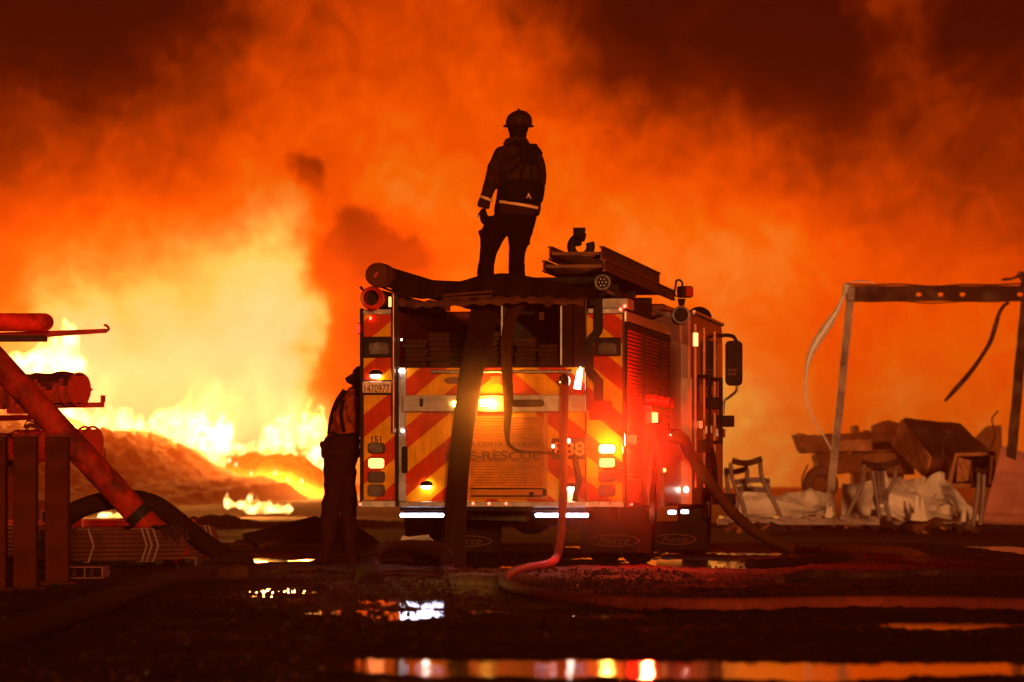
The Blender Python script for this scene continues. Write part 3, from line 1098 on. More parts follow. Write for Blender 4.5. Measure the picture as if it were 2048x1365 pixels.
# ---- tread plate step across the tail with its lamps
st = plate('step_plate', 805, 1171, 790, 824.5, -.05, .0, M_PLATE, .006)
st2 = plate('step_frame', 826, 900, 791.5, 823, -.062, -.05, M_ALU, .003, st)
plate('step_insert', 829, 897, 794.5, 820, -.066, -.06, M_PLATE, .002, st)
lz = MB()
p, q = T(806, 824, -.052), T(1170, 790.5, -.052)
nx_ = int((q.x - p.x) / .034)
for i in range(nx_):
    for j in range(5):
        c = (p.x + .017 + i * .034 + (.017 if j % 2 else 0), -.051 if not 829 < 1024 + (p.x + i * .034 + .19) / 40 * F < 898 else -.067, p.z + .018 + j * (q.z - p.z - .036) / 4)
        lz.box(c, (.026, .006, .009), (0, R(45 if (i + j) % 2 else -45), 0))
lz = obj('tread', lz, M_ALU, st)
lz['kind'] = 'stuff'
rplate('step_notch', 839, 846, 797, 814, -.072, -.064, .012, M_DARK, st)
rplate('step_lamp', 1024, 1088, 799.5, 814.5, -.066, -.05, .03, M_DARK, st)
rplate('amber_lamp', 902.5, 914.5, 802.5, 813.5, -.075, -.05, .02, L_AMBER, st)
rplate('amber_lamp', 958, 987.5, 798.8, 813.5, -.085, -.05, .012, L_AMBER, st)
# oval plaque and small notice
x0, x1, z0, z1 = rc(888, 924, 754, 769, -.004)
obj('plaque', MB().loft([(((x0 + x1) / 2, -.004, (z0 + z1) / 2 - .0), (x1 - x0) / 2, .012)] * 1 + [(((x0 + x1) / 2, -.004, (z0 + z1) / 2 + .001), (x1 - x0) / 2, .012)], 8), M_DARK, E_)
mb = MB()
c = Vector(((x0 + x1) / 2, 0, (z0 + z1) / 2))
mb.prism([(c.x + (x1 - x0) / 2 * math.cos(R(a)), c.z + (z1 - z0) / 2 * math.sin(R(a))) for a in range(0, 360, 15)], -.006, .014)
obj('emblem', mb, mat('dark emblem', (.20, .08, .03), .4), E_)
plate('notice', 981, 1001, 753, 768, .006, .013, mat('faded notice', (.55, .22, .06), .5), .001)

# ---- roller shutter in the tail


def shutter(name, a, b, n, m, plane='xz', depth=.009):
    """Slats from corner a (low) to corner b (high): each a shallow rib."""
    mb = MB()
    h = (b.z - a.z) / n
    for i in range(n):
        z = a.z + h * i
        sec = [(0, z), (-depth, z + h * .25), (-depth, z + h * .75), (0, z + h * .96)]
        for j in range(3):
            (d0, z0), (d1, z1) = sec[j], sec[j + 1]
            if plane == 'xz':
                vs = [(a.x, a.y + d0, z0), (b.x, a.y + d0, z0), (b.x, a.y + d1, z1), (a.x, a.y + d1, z1)]
            else:
                vs = [(a.x - d0, a.y, z0), (a.x - d0, b.y, z0), (a.x - d1, b.y, z1), (a.x - d1, a.y, z1)]
            mb.add(vs, [(0, 1, 2, 3)])
    return obj(name, mb, m, E_)


a, b = T(938, 972, .006), T(1086, 833, .006)
shutter('roller_shutter', a, b, 26, M_SHUT)
for px in (933, 1087):
    plate('shutter_rail', px, px + 8, 826, 1000, -.012, .012, M_SHUT)
plate('shutter_sill', 941, 1087, 973, 999, -.016, .012, M_SHUT)
plate('shutter_handle', 942, 1086, 976, 979, -.035, -.016, M_DARK)
plate('shutter_handle', 942, 1086, 991, 994, -.03, -.016, M_DARK)
plate('latch', 1058, 1067, 984, 995, -.04, -.014, M_DARK)
plate('latch', 1085, 1093, 978, 992, -.03, -.014, M_DARK)


def text(name, s, px0, px1, py0, py1, L, m, parent=None, shear=0, lift=.003, font_w=1.0, bold=0.0):
    """Lettering standing on the tail, filling this piece of the photograph."""
    cu = bpy.data.curves.new('t', 'FONT')
    cu.body = s
    cu.extrude = .0012
    cu.offset = bold
    cu.shear = shear
    to = bpy.data.objects.new('t', cu)
    COL.objects.link(to)
    dg = bpy.context.evaluated_depsgraph_get()
    me = bpy.data.meshes.new_from_object(to.evaluated_get(dg))
    bpy.data.objects.remove(to)
    bpy.data.curves.remove(cu)
    x0, x1, z0, z1 = rc(px0, px1, py0, py1, L)
    xs = [v.co.x for v in me.vertices]
    ys = [v.co.y for v in me.vertices]
    for v in me.vertices:
        fx = (v.co.x - min(xs)) / (max(xs) - min(xs))
        fy = (v.co.y - min(ys)) / (max(ys) - min(ys))
        d = v.co.z
        v.co = (x0 + (x1 - x0) * fx, L - lift - d, z0 + (z1 - z0) * fy)
    me.name = name
    return link(name, me, m, parent or E_)


INK = mat('dark lettering', (.06, .015, .008), .5)
INK_B = mat('black figures', (.012, .008, .006), .5)
INK_O = mat('brown lettering', (.16, .05, .02), .5)
text('lettering', 'CONTRA COSTA COUNTY', 884, 1080, 885, 893.5, -.004, INK_O, bold=.012)
text('lettering', 'FIRE-RESCUE', 892, 1081, 902.5, 921, -.004, INK_O, bold=.03)
text('lettering', '151', 743, 762.5, 872.5, 885.5, -.006, INK_B, bold=.012)

# ---- licence plate with its lamp
lf = plate('plate_frame', 722.5, 785, 760.5, 790.5, -.02, -.004, M_DARK)
plate('licence_plate', 725, 783.5, 763.5, 786, -.024, -.018, mat('plate white', (.75, .42, .22), .4, var=.1), .002, lf)
text('lettering', '1470977', 729, 779, 769.5, 785.5, -.024, INK_B, lf)
text('lettering', 'CALIFORNIA EXEMPT', 737, 771, 764.3, 767.6, -.024, INK, lf)


def dome_lamp(px, py, w, parent=None, dark=M_DARK):
    """A hooded half-round lamp shining down on the panel below."""
    r = w / 2 / 211
    p = T(px, py, -.006)
    mb = MB()
    n = 12
    vs, fs = [], []
    for k in range(5):
        a = math.pi / 2 * k / 4
        for j in range(n + 1):
            q = math.pi * j / n
            vs.append((p.x + r * math.cos(q) * 1.0, p.y - .055 * math.sin(q) * math.cos(a), p.z + r * .8 * math.sin(a) * (0.35 + .65 * math.sin(q))))
    w_ = n + 1
    fs = [(k * w_ + j, k * w_ + j + 1, (k + 1) * w_ + j + 1, (k + 1) * w_ + j) for k in range(4) for j in range(n)]
    mb.add(vs, fs)
    h = obj('step_lamp_hood', mb, dark, E_, True)
    lens = MB()
    lens.ell((p.x, p.y - .026, p.z - .012), (r * .82, .024, .022), 12, 6)
    obj('lens', lens, L_WHITE, h, True)
    return h


dome_lamp(752, 750, 27)
dome_lamp(853, 972, 25)
dome_lamp(1141, 975, 24)

# ---- lamp stacks on both corners


def lamp_unit(px0, px1, py0, py1, lens, bez=M_DARK):
    b = rplate('tail_lamp', px0 - 1.5, px1 + 1.5, py0 - 1.5, py1 + 1.5, -.022, -.004, .034, bez)
    rplate('lens', px0, px1, py0, py1, -.034, -.02, .028, lens, b)


for (y0, y1, m) in ((887.5, 906.5, M_LENS_BROWN), (917, 937, L_RED), (944.5, 965, M_LENS), (970.5, 992, M_LENS_BROWN)):
    lamp_unit(736.5, 768, y0, y1, m)
for (y0, y1, m) in ((889.5, 907, L_AMBER), (917, 935, L_RED), (944, 963.5, M_LENS), (971, 992, M_LENS)):
    lamp_unit(1198, 1229.5, y0, y1, m)
plate('sticker', 776, 789, 991, 1000, -.009, -.004, mat('red sticker', (.5, .04, .02), .5), .001)
# dark warning lights high on both corners
for a, b, c, d in ((727.5, 784, 673.5, 715.5), (1189, 1241, 675, 712.5)):
    h = plate('warning_light', a, b, c, d, -.05, -.004, M_DARK, .008)
    rplate('lens', a + 8, b - 5, c + 12, d - 5, -.066, -.048, .05, M_LENS, h)
    rplate('reflector', a + 13, b - 11, c + 18, d - 13, -.072, -.064, .03, M_LENS_BROWN, h)

# ---- right of the shutter: swivel outlet, lit tube, number board
mb = MB()
p = T(1129, 762, -.10)
mb.ell(p, (.062, .06, .066), 14, 10)
mb.cyl(p, p + Vector((0, .11, 0)), .05, n=14)
mb.cyl(T(1131, 757, -.13), T(1130, 772, -.15), .038, .042, n=14)
obj('outlet', mb, M_CHROME, E_, True)
mb = MB()
a, b = T(1160, 741, -.06), T(1154, 779, -.06)
mb.cyl(a, b, .028, .036, n=14)
lt = obj('lit_tube', mb, lamp('glowing tube', (1, .95, .8), 3.0), E_, True)
obj('tube_clamp', MB().cyl(T(1154, 779, -.06), T(1153, 790, -.06), .045, .045, n=12), M_SUCTION, lt, True)
p = T(1161, 738, -.07)
obj('tube_tip', MB().ell(p, (.012, .012, .016)), L_WHITE, lt, True)
nb = plate('number_board', 1103.5, 1171, 877, 918.5, -.03, .012, M_DARK, .005)
text('lettering', 'E88', 1109, 1169, 884.5, 911.5, -.03, mat('board figures', (.75, .20, .08), .5), nb, bold=.01)
for q in ((1106, 893), (1137, 882)):
    p = T(q[0], q[1], -.04)
    obj('board_lamp', MB().ell(p, (.014, .012, .018)), lamp('pink lamp', (1, .62, .5), 10) if q[0] == 1106 else L_WHITE, nb, True)
# hooded fitting low on the right, lamp light on it put into emission
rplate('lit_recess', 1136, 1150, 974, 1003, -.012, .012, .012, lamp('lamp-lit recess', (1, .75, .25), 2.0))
mb = MB()
mb.tube([T(1150, 915, -.03), T(1153, 935, -.05), T(1158, 960, -.04), T(1152, 985, -.03), T(1150, 1003, -.02)], [.028, .03, .032, .026, .03], 10)
obj('cable', mb, M_DARK, E_, True)

# ---- stepped arm of a work light on the right corner, its foot box and its head
arm = MB()
pts = [(1197, 597), (1197, 662), (1178.5, 684), (1178.5, 741), (1197.5, 764), (1197.5, 803)]
for i in range(len(pts) - 1):
    a, b = T(*pts[i], -.06), T(*pts[i + 1], -.06)
    d = (b - a).normalized()
    n_ = Vector((d.z, 0, -d.x)) * .040
    e = d * (.014 if 0 < i else 0)
    y = Vector((0, .02, 0))
    quad = [a - n_ - e, a + n_ - e, b + n_ + e, b - n_ + e]
    vs = [q - y * (1 + .03 * i) for q in quad] + [q + y for q in quad]
    arm.add(vs, [(0, 1, 2, 3), (7, 6, 5, 4), (0, 4, 5, 1), (1, 5, 6, 2), (2, 6, 7, 3), (3, 7, 4, 0)])
obj('light_arm', arm, M_DARK, E_)
rplate('arm_box', 1178.5, 1223, 802, 840.5, -.09, -.03, .02, mat('red box', (.42, .02, .012), .45), label='red box at the foot of the stepped arm')
wl = rplate('work_light', 1188, 1222, 550, 581, -.10, -.02, .012, M_DARK)
p = T(1205, 565, -.102)
obj('light_rim', MB().torus(p, (0, 1, 0), .066, .010), M_ALU, wl, True)
ld = MB()
for k in range(7):
    a = R(60 * k)
    q = p + (Vector((math.cos(a) * .034, -.004, math.sin(a) * .034)) if k < 6 else Vector((0, -.004, 0)))
    ld.ell(q, (.010, .006, .010), 8, 6)
o = obj('diode', ld, M_ALU, wl, True)
o['kind'] = 'stuff'

# the glow of the lit amber lamp and of the white lamps under the step
for (px, py, L, e, c) in ((973, 806, -.22, 22, (1, .42, .05)), (1213, 898, -.16, 12, (1, .40, .05))):
    ld_ = bpy.data.lights.new('amber_light', 'POINT')
    ld_.energy = e
    ld_.color = c
    ld_.shadow_soft_size = .04
    lo = bpy.data.objects.new('amber_light', ld_)
    COL.objects.link(lo)
    lo.parent = E_
    lo.location = T(px, py, L)

# ---- tail board, its marker lights and the blue-white ground lights below
tb = plate('tail_board', 798, 1171.5, 1004, 1014.5, -.14, .02, M_PLATE, .006)
for px in (946, 978, 1012):
    p = T(px, 1007.5, -.145)
    obj('marker_light', MB().ell(p, (.012, .010, .012)), L_REDDOT, tb, True)
plate('under_step', 800, 1172, 1015, 1022, -.06, .5, M_CHASSIS)
for a, b in ((800, 887.5), (1070, 1177)):
    h = rplate('ground_light', a - 2, b + 2, 1026, 1036.5, .0, .05, .02, M_DARK)
    rplate('lens', a, b, 1027.5, 1034.5, -.010, .0, .015, L_LED, h)
p = T(720, 1009, -.02)
obj('marker_light', MB().ell(p, (.01, .01, .014)), L_REDDOT, E_, True)
p = S(1262.5, 1008, XR + .01)
obj('marker_light', MB().ell(p, (.016, .016, .016)), L_REDDOT, E_, True)

# ---- chassis, axles, wheels, mud flaps
obj('chassis', MB().b(-.62, .62, .35, 8.6, .52, .90).b(-.45, .45, 2.0, 3.3, .38, .52), M_CHASSIS, E_)
obj('axle', MB().cyl((-1.0, ARC_L, .5), (1.0, ARC_L, .5), .09).ell((0, ARC_L, .5), (.24, .22, .22)), M_CHASSIS, E_, True)
obj('tailpipe', MB().cyl((-.35, .9, .50), (.25, .7, .48), .055), M_ALU, E_, True)


def tyre(mb, cx, y, z, r, w):
    prof = [(-w / 2, r * .58), (-w / 2, r * .86), (-w * .42, r * .96), (-w * .25, r), (w * .25, r), (w * .42, r * .96), (w / 2, r * .86), (w / 2, r * .58)]
    n = 40
    vs = []
    for (o, q) in prof:
        for j in range(n):
            a = 2 * math.pi * j / n
            qq = q - (.012 if (j % 2 and q > r * .93) else 0)
            vs.append((cx + o, y + qq * math.cos(a), z + qq * math.sin(a)))
    k = len(prof)
    fs = [(i * n + j, i * n + (j + 1) % n, (i + 1) * n + (j + 1) % n, (i + 1) * n + j) for i in range(k - 1) for j in range(n)]
    mb.add(vs, fs)


def wheel(cx, y, dual, side):
    r = .515
    mb = MB()
    for d in ((-.165, .165) if dual else (0,)):
        tyre(mb, cx + d, y, r - .005, r, .29)
    h = obj('wheel', mb, M_RUBBER, E_, True)
    if dual:
        h['kind'] = 'part'
        del h['kind']
    x = cx + side * ((.165 if dual else 0) + .10)
    obj('rim', MB().cyl((x - .09 * side, y, r), (x, y, r), .31, .29, 24).cyl((x, y, r), (x + .06 * side, y, r), .12, .09, 16), M_ALU, h, True)
    return h


wheel(.92, ARC_L, True, 1)
wheel(-.92, ARC_L, True, -1)
wheel(1.19, 7.45, False, 1)
wheel(-1.19, 7.45, False, -1)
M_FLAPW = mat('flap print', (.11, .045, .03), .6)
M_FLAPB = mat('mud flap rubber', (.014, .008, .007), .7, 0, .3, 8)


def flap(px0, px1, py0, py1, L, ex0, ex1, ey0, ey1):
    f = plate('mud_flap', px0, px1, py0, py1, L, L + .012, M_FLAPB, .002)
    x0, x1, z0, z1 = rc(ex0, ex1, ey0, ey1, L)
    c = Vector(((x0 + x1) / 2, L, (z0 + z1) / 2))
    a, b = (x1 - x0) / 2, (z1 - z0) / 2
    n = 40
    vs, fs = [], []
    for j in range(n):
        q = 2 * math.pi * j / n
        for k, e in enumerate((0, .014)):
            vs.append((c.x + (a - e) * math.cos(q), L - .004, c.z + (b - e * .8) * math.sin(q)))
    fs = [(2 * j, 2 * j + 1, (2 * j + 3) % (2 * n), (2 * j + 2) % (2 * n)) for j in range(n)]
    ring = MB().add(vs, fs)
    obj('oval_ring', ring, M_FLAPW, f)
    text('lettering', 'Pierce', ex0 + (ex1 - ex0) * .2, ex1 - (ex1 - ex0) * .2, ey0 + 5, ey1 - 5, L, M_FLAPW, f, .35, .002)


flap(1160, 1302, 1043, 1106, 1.95, 1176, 1279, 1069, 1094)
flap(868, 1000, 1043, 1106, 1.95, 880, 985, 1071, 1094)
flap(1312, 1414, 1043, 1100, 6.7, 1308, 1392, 1068, 1090)

# ---- right side: door frames, shutters, pump bay
XS = XR
top0, top1 = S(1250, 640, XS), S(1337, 668, XS)
obj('side_rail', MB().b(XS - .01, XS + .022, .03, 3.98, ZT - .10, ZT - .005), M_ALU, E_, bevel=.004)
ZD = ZT - .16
doors = [(.10, 1.42, ZB + .02), (1.60, 2.98, 1.36), (3.10, 3.92, 1.30)]
for (a, b, zb) in doors:
    shutter('roller_shutter', Vector((XS + .004, a, zb)), Vector((XS + .004, b, ZD)), int((ZD - zb) / .036), M_SHUT_SIDE, 'yz', .008)
    fr = MB()
    for q in (a - .05, b + .002):
        fr.b(XS - .008, XS + .02, q, q + .046, zb - .02, ZD + .03)
    fr.b(XS - .008, XS + .024, a - .05, b + .05, ZD + .002, ZD + .05)
    obj('shutter_frame', fr, M_DARK, E_)
obj('side_panel', MB().b(XS - .006, XS + .008, .06, 1.95, ZB, ZB + .10), M_RED, E_)
# row of valve caps over the arch and the dark equipment by the wheel
vb = MB().b(XS + .01, XS + .10, 1.5, 3.5, 1.50, 1.56)
vo = obj('valve_bracket', vb, M_RED, E_)
for y in (1.7, 2.3, 2.9, 3.3):
    obj('valve_cap', MB().cyl((XS + .02, y, 1.62), (XS + .13, y, 1.62), .055, n=12), M_SUCTION, vo, True)
# red warning lamp at the back of the body's right side, and an unseen one added high on the left
for x, px, zl in ((XS, 1, 1.21), (XL, -1, 2.28)):
    h = obj('side_warning_light', MB().box((x + .035 * px, .30, zl), (.07, .16, .11)), M_DARK, E_, bevel=.008)
    mb = MB().box((x + .045 * px, .212, zl), (.055, .02, .085))
    obj('lens', mb, L_FLASH, h)
    mb = MB().box((x + .075 * px, .30, zl), (.012, .12, .085))
    obj('lens', mb, L_FLASH, h)
    ld_ = bpy.data.lights.new('flasher_light', 'POINT' if px > 0 else 'SPOT')
    ld_.energy = 420 if px > 0 else 1700
    ld_.color = (1, .035, .012)
    ld_.shadow_soft_size = .05
    lo = bpy.data.objects.new('flasher_light', ld_)
    COL.objects.link(lo)
    lo.parent = h
    lo.location = (x + .20 * px, .14, zl)
    if px < 0:  # spot of the added left lamp reddens the pipe rack
        ld_.spot_size = R(62)
        ld_.spot_blend = .8
        lo.rotation_euler = Vector((-.62, .76, -.10)).to_track_quat('-Z', 'Y').to_euler()
p = S(1309, 836, XS + .03)
h = obj('side_warning_light', MB().box((XS + .05, p.y, p.z), (.08, .3, .13)), M_DARK, E_, bevel=.006)
obj('lens', MB().box((XS + .05, p.y - .155, p.z), (.06, .012, .10)), L_RED, h)
p = S(1328, 941, XS + .02)
obj('marker_light', MB().ell(p, (.022, .03, .022)), lamp('amber marker', (1, .42, .06), 6), E_, True)
# low rear-side kit box
obj('side_locker', MB().b(XS - .002, XS + .06, .12, .75, ZB + .03, ZB + .22), M_RED, E_, bevel=.01)

# ---- pump panel and cab
XC = 1.36
CZ0, CZT = .56, 2.66
obj('pump_panel', MB().b(-1.24, 1.24, 4.0, 5.48, .60, 2.30), M_PLATE_D, E_)
cabp = [(5.5, CZ0), (6.72, CZ0)]
for i in range(13):
    a = math.pi - math.pi * i / 12
    cabp.append((7.45 + .68 * math.cos(a), max(CZ0 + .002, .52 + .68 * math.sin(a))))
cabp += [(9.05, CZ0), (9.05, 1.6), (8.95, CZT - .12), (8.8, CZT), (5.5, CZT)]
cab = obj('cab', MB().prism(cabp, -XC, XC, 'yz'), M_RED, E_, bevel=.02)
obj('raised_roof', MB().b(-1.05, 1.05, 5.6, 7.2, CZT + .001, CZT + .075), M_RED, cab, bevel=.02)
obj('roof_gutter', MB().cyl((XC + .012, 5.52, CZT - .02), (XC + .012, 8.85, CZT - .03), .022, n=10), M_CHROME, cab, True)
# tread plate on the back of the cab and its upright trims
xa = T(1339, 900, 5.48)
obj('cab_back_plate', MB().b(.86, XC - .004, 5.484, 5.498, .58, T(1350, 757, 5.48).z), M_PLATE_D, cab)
for px in (1361, 1378):
    x = T(px, 800, 5.47).x
    obj('trim', MB().b(x - .012, x + .012, 5.47, 5.499, .58, 2.58), M_RAIL, cab)
p = T(1363, 631, 5.46)
rl = obj('cab_work_light', MB().cyl(p + Vector((0, -.06, 0)), p + Vector((0, .04, 0)), .088, n=20), M_DARK, cab, True)
obj('rim', MB().torus(p + Vector((0, -.062, 0)), (0, 1, 0), .085, .013), M_ALU, rl, True)
p = T(1372, 980, 5.44)
obj('plate_glint', MB().ell(p, (.024, .02, .03)), L_WHITE, cab, True)  # bright reflection on the tread plate made as a glowing bead
for px0, px1, py in ((1336, 1352, 1025), (1362, 1377, 1024)):
    a, b = T(px0, py + 3.5, 5.3), T(px1, py - 3.5, 5.3)
    h = obj('ground_light', MB().b(a.x - .01, b.x + .01, 5.31, 5.36, a.z - .012, b.z + .012), M_DARK, E_)
    obj('lens', MB().rrect(a.x, b.x, a.z, b.z, 5.295, 5.31, .015), L_LED if px0 == 1336 else lamp('white ground lamp', (.9, .88, 1), 18), h)
# windows and doors on the right of the cab
win = [(5.95, 6.55, 1.66, 2.46), (6.95, 7.75, 1.58, 2.46), (8.22, 8.92, 1.52, 2.40)]
for (a, b, z0, z1) in win:
    w = obj('cab_window', MB().rrect(a, b, z0, z1, XC - .004, XC + .006, .06, 'yz'), M_GLASS, cab)
for y in (5.80, 6.78, 8.02):
    obj('door_seam', MB().b(XC - .002, XC + .012, y, y + .035, .75, 2.52), M_RAIL, cab)
for y in (5.62, 5.72):
    obj('glowing_strip', MB().cyl((XC + .02, y, 2.28), (XC + .02, y, 2.42), .018, n=10), L_STRIP, cab, True)
for y in (6.66, 7.92, 8.12):
    mb = MB().cyl((XC + .07, y, 1.25), (XC + .07, y, 2.0), .014, n=10)
    for z in (1.27, 1.98):
        mb.cyl((XC - .01, y, z), (XC + .07, y, z), .018, n=8)
    obj('grab_rail', mb, M_DARK, cab, True)
for y, z in ((6.2, 1.44), (7.3, 1.40), (8.6, 1.38)):
    obj('door_handle', MB().box((XC + .03, y, z), (.06, .22, .10)), M_CHROME, cab, bevel=.01)
for y, z, w in ((6.0, 1.20, .12), (8.95, 1.52, .13), (7.6, 1.70, .10), (9.0, .62, .14)):
    obj('side_fitting', MB().box((XC + w / 2, y, z), (w, .25, .13)), M_DARK, cab, bevel=.01)
obj('wheel_arch', MB().tube([(XC, 7.45 + .68 * math.cos(R(a)), .52 + .68 * math.sin(R(a))) for a in range(6, 175, 8)], .035, 8), M_DARK, cab, True)
obj('beacon', MB().ell((1.15, 8.35, CZT + .02), (.15, .16, .14)), M_DARK, cab, True)
# mirror on its two bowed arms
my = 8.75
pm0, pm1 = T(1451, 772, my), T(1484.5, 682, my)
mr = obj('mirror', MB().rrect(pm0.x, pm1.x, pm0.z, pm1.z, my - .05, my + .05, .055), M_DARK, E_, bevel=.012, label='tall black wing mirror standing out from the cab')
obj('mirror_arm', MB().tube(spline([T(1440, 672, 8.8), T(1454, 671, 8.8), T(1467, 674, 8.78), T(1473, 684, my)]), .022, 8), M_DARK, mr, True)
obj('mirror_arm', MB().tube(spline([T(1474, 771, my), T(1472, 783, my), T(1458, 795, 8.8), T(1449, 803, 8.8), T(1446, 830, 8.8)]), .016, 8), M_ALU, mr, True)
MT = mat('mirror print', (.30, .14, .12), .6)
text('lettering', 'OBJECTS IN MIRROR', 1455, 1475, 738, 744, my - .05, MT, mr)
text('lettering', 'ARE CLOSER', 1455, 1472, 746, 751, my - .05, MT, mr)
# spot lamp on the cab roof
mb = MB()
a, b = T(1352, 598, 5.9), T(1383, 571, 5.9)
mb.box(((a.x + b.x) / 2 + .01, 5.9, (a.z + b.z) / 2), (.125, .14, .125), (0, 0, R(35)))
sp = obj('spot_lamp', mb, M_DARK, E_, bevel=.012)
p = T(1377, 584, 5.82)
obj('lens', MB().box((p.x + .01, 5.835, p.z), (.085, .02, .10), (0, 0, R(35))), mat('red glinting lens', (.45, .03, .015), .12), sp)
obj('handle', MB().tube(spline([T(1352, 594, 5.9), T(1349, 588, 5.9), T(1351, 574, 5.9), T(1353, 562, 5.9), T(1360, 561, 5.9), T(1365, 567, 5.9), T(1364, 573, 5.9)]), .011, 8), M_DARK, sp, True)
obj('stalk', MB().cyl(T(1363, 598, 5.9), T(1363, 612, 5.9), .045, .03, 10), M_DARK, sp, True)

# ---- roof: bed cover with the bar in front, suction hoses, ladder rack, deck gun
prof_t = [(770, 541), (800, 546), (840, 557), (880, 560), (920, 562), (938, 557), (955, 551), (990, 547), (1000, 545), (1030, 546), (1050, 550), (1075, 555), (1095, 560), (1125, 563), (1160, 572), (1196, 583)]
low_t = [(770, 560), (800, 590), (850, 597), (900, 588), (960, 584), (1020, 590), (1080, 592), (1130, 594), (1196, 600)]


def cover(u, v):
    px = 776 + u * 416
    yt = np.interp(px, [p[0] for p in prof_t], [p[1] for p in prof_t])
    yl = np.interp(px, [p[0] for p in low_t], [p[1] for p in low_t])
    w = .012 * math.sin(px * .11 + v * 5) + .008 * math.sin(px * .23 + 2)
    if v > .55:      # the fall in front
        k = (v - .55) / .45
        p = T(px, yt + (yl - yt) * k, .06)
        return (p.x, .06 - .10 * k ** .7 + w * (k + .2), p.z)
    k = v / .55
    L = 3.85 - 3.79 * k
    p = T(px, yt, .06)
    sag = .32 * math.exp(-((L - 1.35) / .55) ** 2) * math.exp(-((px - 1015) / 105) ** 2) + .12 * math.sin(math.pi * min(1, max(0, L / 3.8)))
    return (p.x, L, p.z - sag - .01 + w * .5)


obj('bed_cover', MB().grid(cover, 60, 44, (0, 0, -.015)), M_TARP, E_, True)
mb = MB()
pts = [T(796, 604, -.02), T(840, 609, -.03), T(890, 606, -.03), T(950, 604, -.03), T(1005, 601, -.02), T(1060, 600, -.02), T(1110, 603, -.03), T(1168, 604, -.02)]
pts = spline(pts, 6)
mb.tube(pts, [.036 + .012 * math.sin(i * 1.7) + .006 * math.sin(i * .6) for i in range(len(pts))], 10)
obj('rolled_flap', mb, M_FLAP, E_, True)
for a, b in (((886, 591), (986, 583)), ((888, 597), (984, 592))):
    obj('flap_rod', MB().cyl(T(*a, -.07), T(*b, -.07), .013, n=8), M_FLAP, E_, True)
for px, py in ((895, 615), (1083, 632), (1095, 606)):
    plate('strap_buckle', px - 5, px + 5, py - 8, py + 8, -.08, -.05, M_FLAP, .004)

ZU, ZLw = T(757, 551, -.1), T(746, 597, -.1)
h = obj('suction_hose', MB().cyl((ZU.x + .03, .02, ZU.z), (ZU.x + .03, 3.7, ZU.z), .098, n=22), M_SUCTION_BODY, E_, True)
obj('end_cap', MB().cyl((ZU.x, -.20, ZU.z), (ZU.x + .03, .03, ZU.z), .113, .113, 24).torus((ZU.x + .012, -.10, ZU.z), (0, 1, 0), .113, .006).cyl((ZU.x, -.215, ZU.z), (ZU.x, -.20, ZU.z), .10, n=20), M_CAP, h, True)
obj('cap_lug', MB().box((ZU.x, -.225, ZU.z), (.022, .02, .05), (0, R(30), 0)), M_SUCTION, h)
h = obj('suction_hose', MB().cyl((ZLw.x + .02, .05, ZLw.z), (ZLw.x + .02, 3.7, ZLw.z), .092, n=22), M_SUCTION_BODY, E_, True)
cp = MB()
n = 26
rings = [(.090, .06), (.105, -.06), (.105, -.20), (.098, -.212), (.074, -.205), (.072, -.02), (0.001, -.01)]
vs = [(ZLw.x + r_ * math.cos(2 * math.pi * j / n), y_, ZLw.z + r_ * math.sin(2 * math.pi * j / n)) for r_, y_ in rings for j in range(n)]
cp.add(vs, [(i * n + j, i * n + (j + 1) % n, (i + 1) * n + (j + 1) % n, (i + 1) * n + j) for i in range(len(rings) - 1) for j in range(n)])
obj('coupling', cp, M_SUCTION, h, True)
obj('coupling_ring', MB().torus((ZLw.x, -.13, ZLw.z), (0, 1, 0), .106, .008), M_SUCTION, h, True)
obj('coupling_lug', MB().cyl(T(727, 581, -.16), T(720.5, 574, -.16), .012, .014, 8), M_DARK, h, True)
obj('hose_bore', MB().cyl((ZLw.x, -.03, ZLw.z), (ZLw.x, -.015, ZLw.z), .07, n=20), M_DARK, h)
plate('end_marker', 777, 782, 594, 614, -.02, .0, L_STRIP)
obj('hose_bracket', MB().tube([T(757, 573, -.03), T(762, 574, -.03), T(792, 586, -.03)], .012, 6), M_DARK, E_, True)

ra = MB()
z = T(1150, 551, .3).z
for L in (.45, 1.9, 3.4, 4.9):
    ra.b(.34, .98, L, L + .08, z - .07, z - .01)
    ra.b(.86, .93, L, L + .06, 2.30, z - .07)
ra.b(.36, .44, .4, 5.4, z - .14, z - .072)
ra.b(.86, .94, .4, 5.4, z - .14, z - .072)
obj('ladder_rack', ra, M_DARK, E_)
obj('rack_box', MB().b(.62, 1.1, .9, 3.9, 2.46, 2.66), M_DARK, E_, bevel=.01)
obj('rack_tube', MB().cyl((1.05, .2, 2.62), (1.05, 5.4, 2.62), .02), M_ALU, E_, True)
obj('crash_bar', MB().b(.2, .34, .5, 3.8, 2.42, z - .02), M_DARK, E_)
g = MB()
c = T(1160, 494, 3.4)
g.torus(c + Vector((.01, 0, 0)), (0, 1, 0), .10, .045, 22, 10, 20, 340)
g.tube(spline([c + Vector((-.03, 0, .03)), c + Vector((-.02, -.05, .10)), c + Vector((0, -.12, .14))]), .05, 10)
dg_ = obj('deck_gun', g, M_DARK, E_, True, label='black deck gun pipe curling up behind the ladder')
a, b = T(1147, 466, 3.4), T(1170, 456, 3.4)
obj('bracket', MB().b(a.x, b.x, 3.35, 3.45, b.z - .022, b.z).b(a.x, a.x + .03, 3.37, 3.43, a.z - .10, b.z - .022).b(b.x - .03, b.x, 3.37, 3.43, a.z - .04, b.z - .022), M_DARK, dg_)
obj('base', MB().b(c.x - .17, c.x + .14, 3.2, 3.7, z - .01, c.z - .09), M_DARK, dg_)

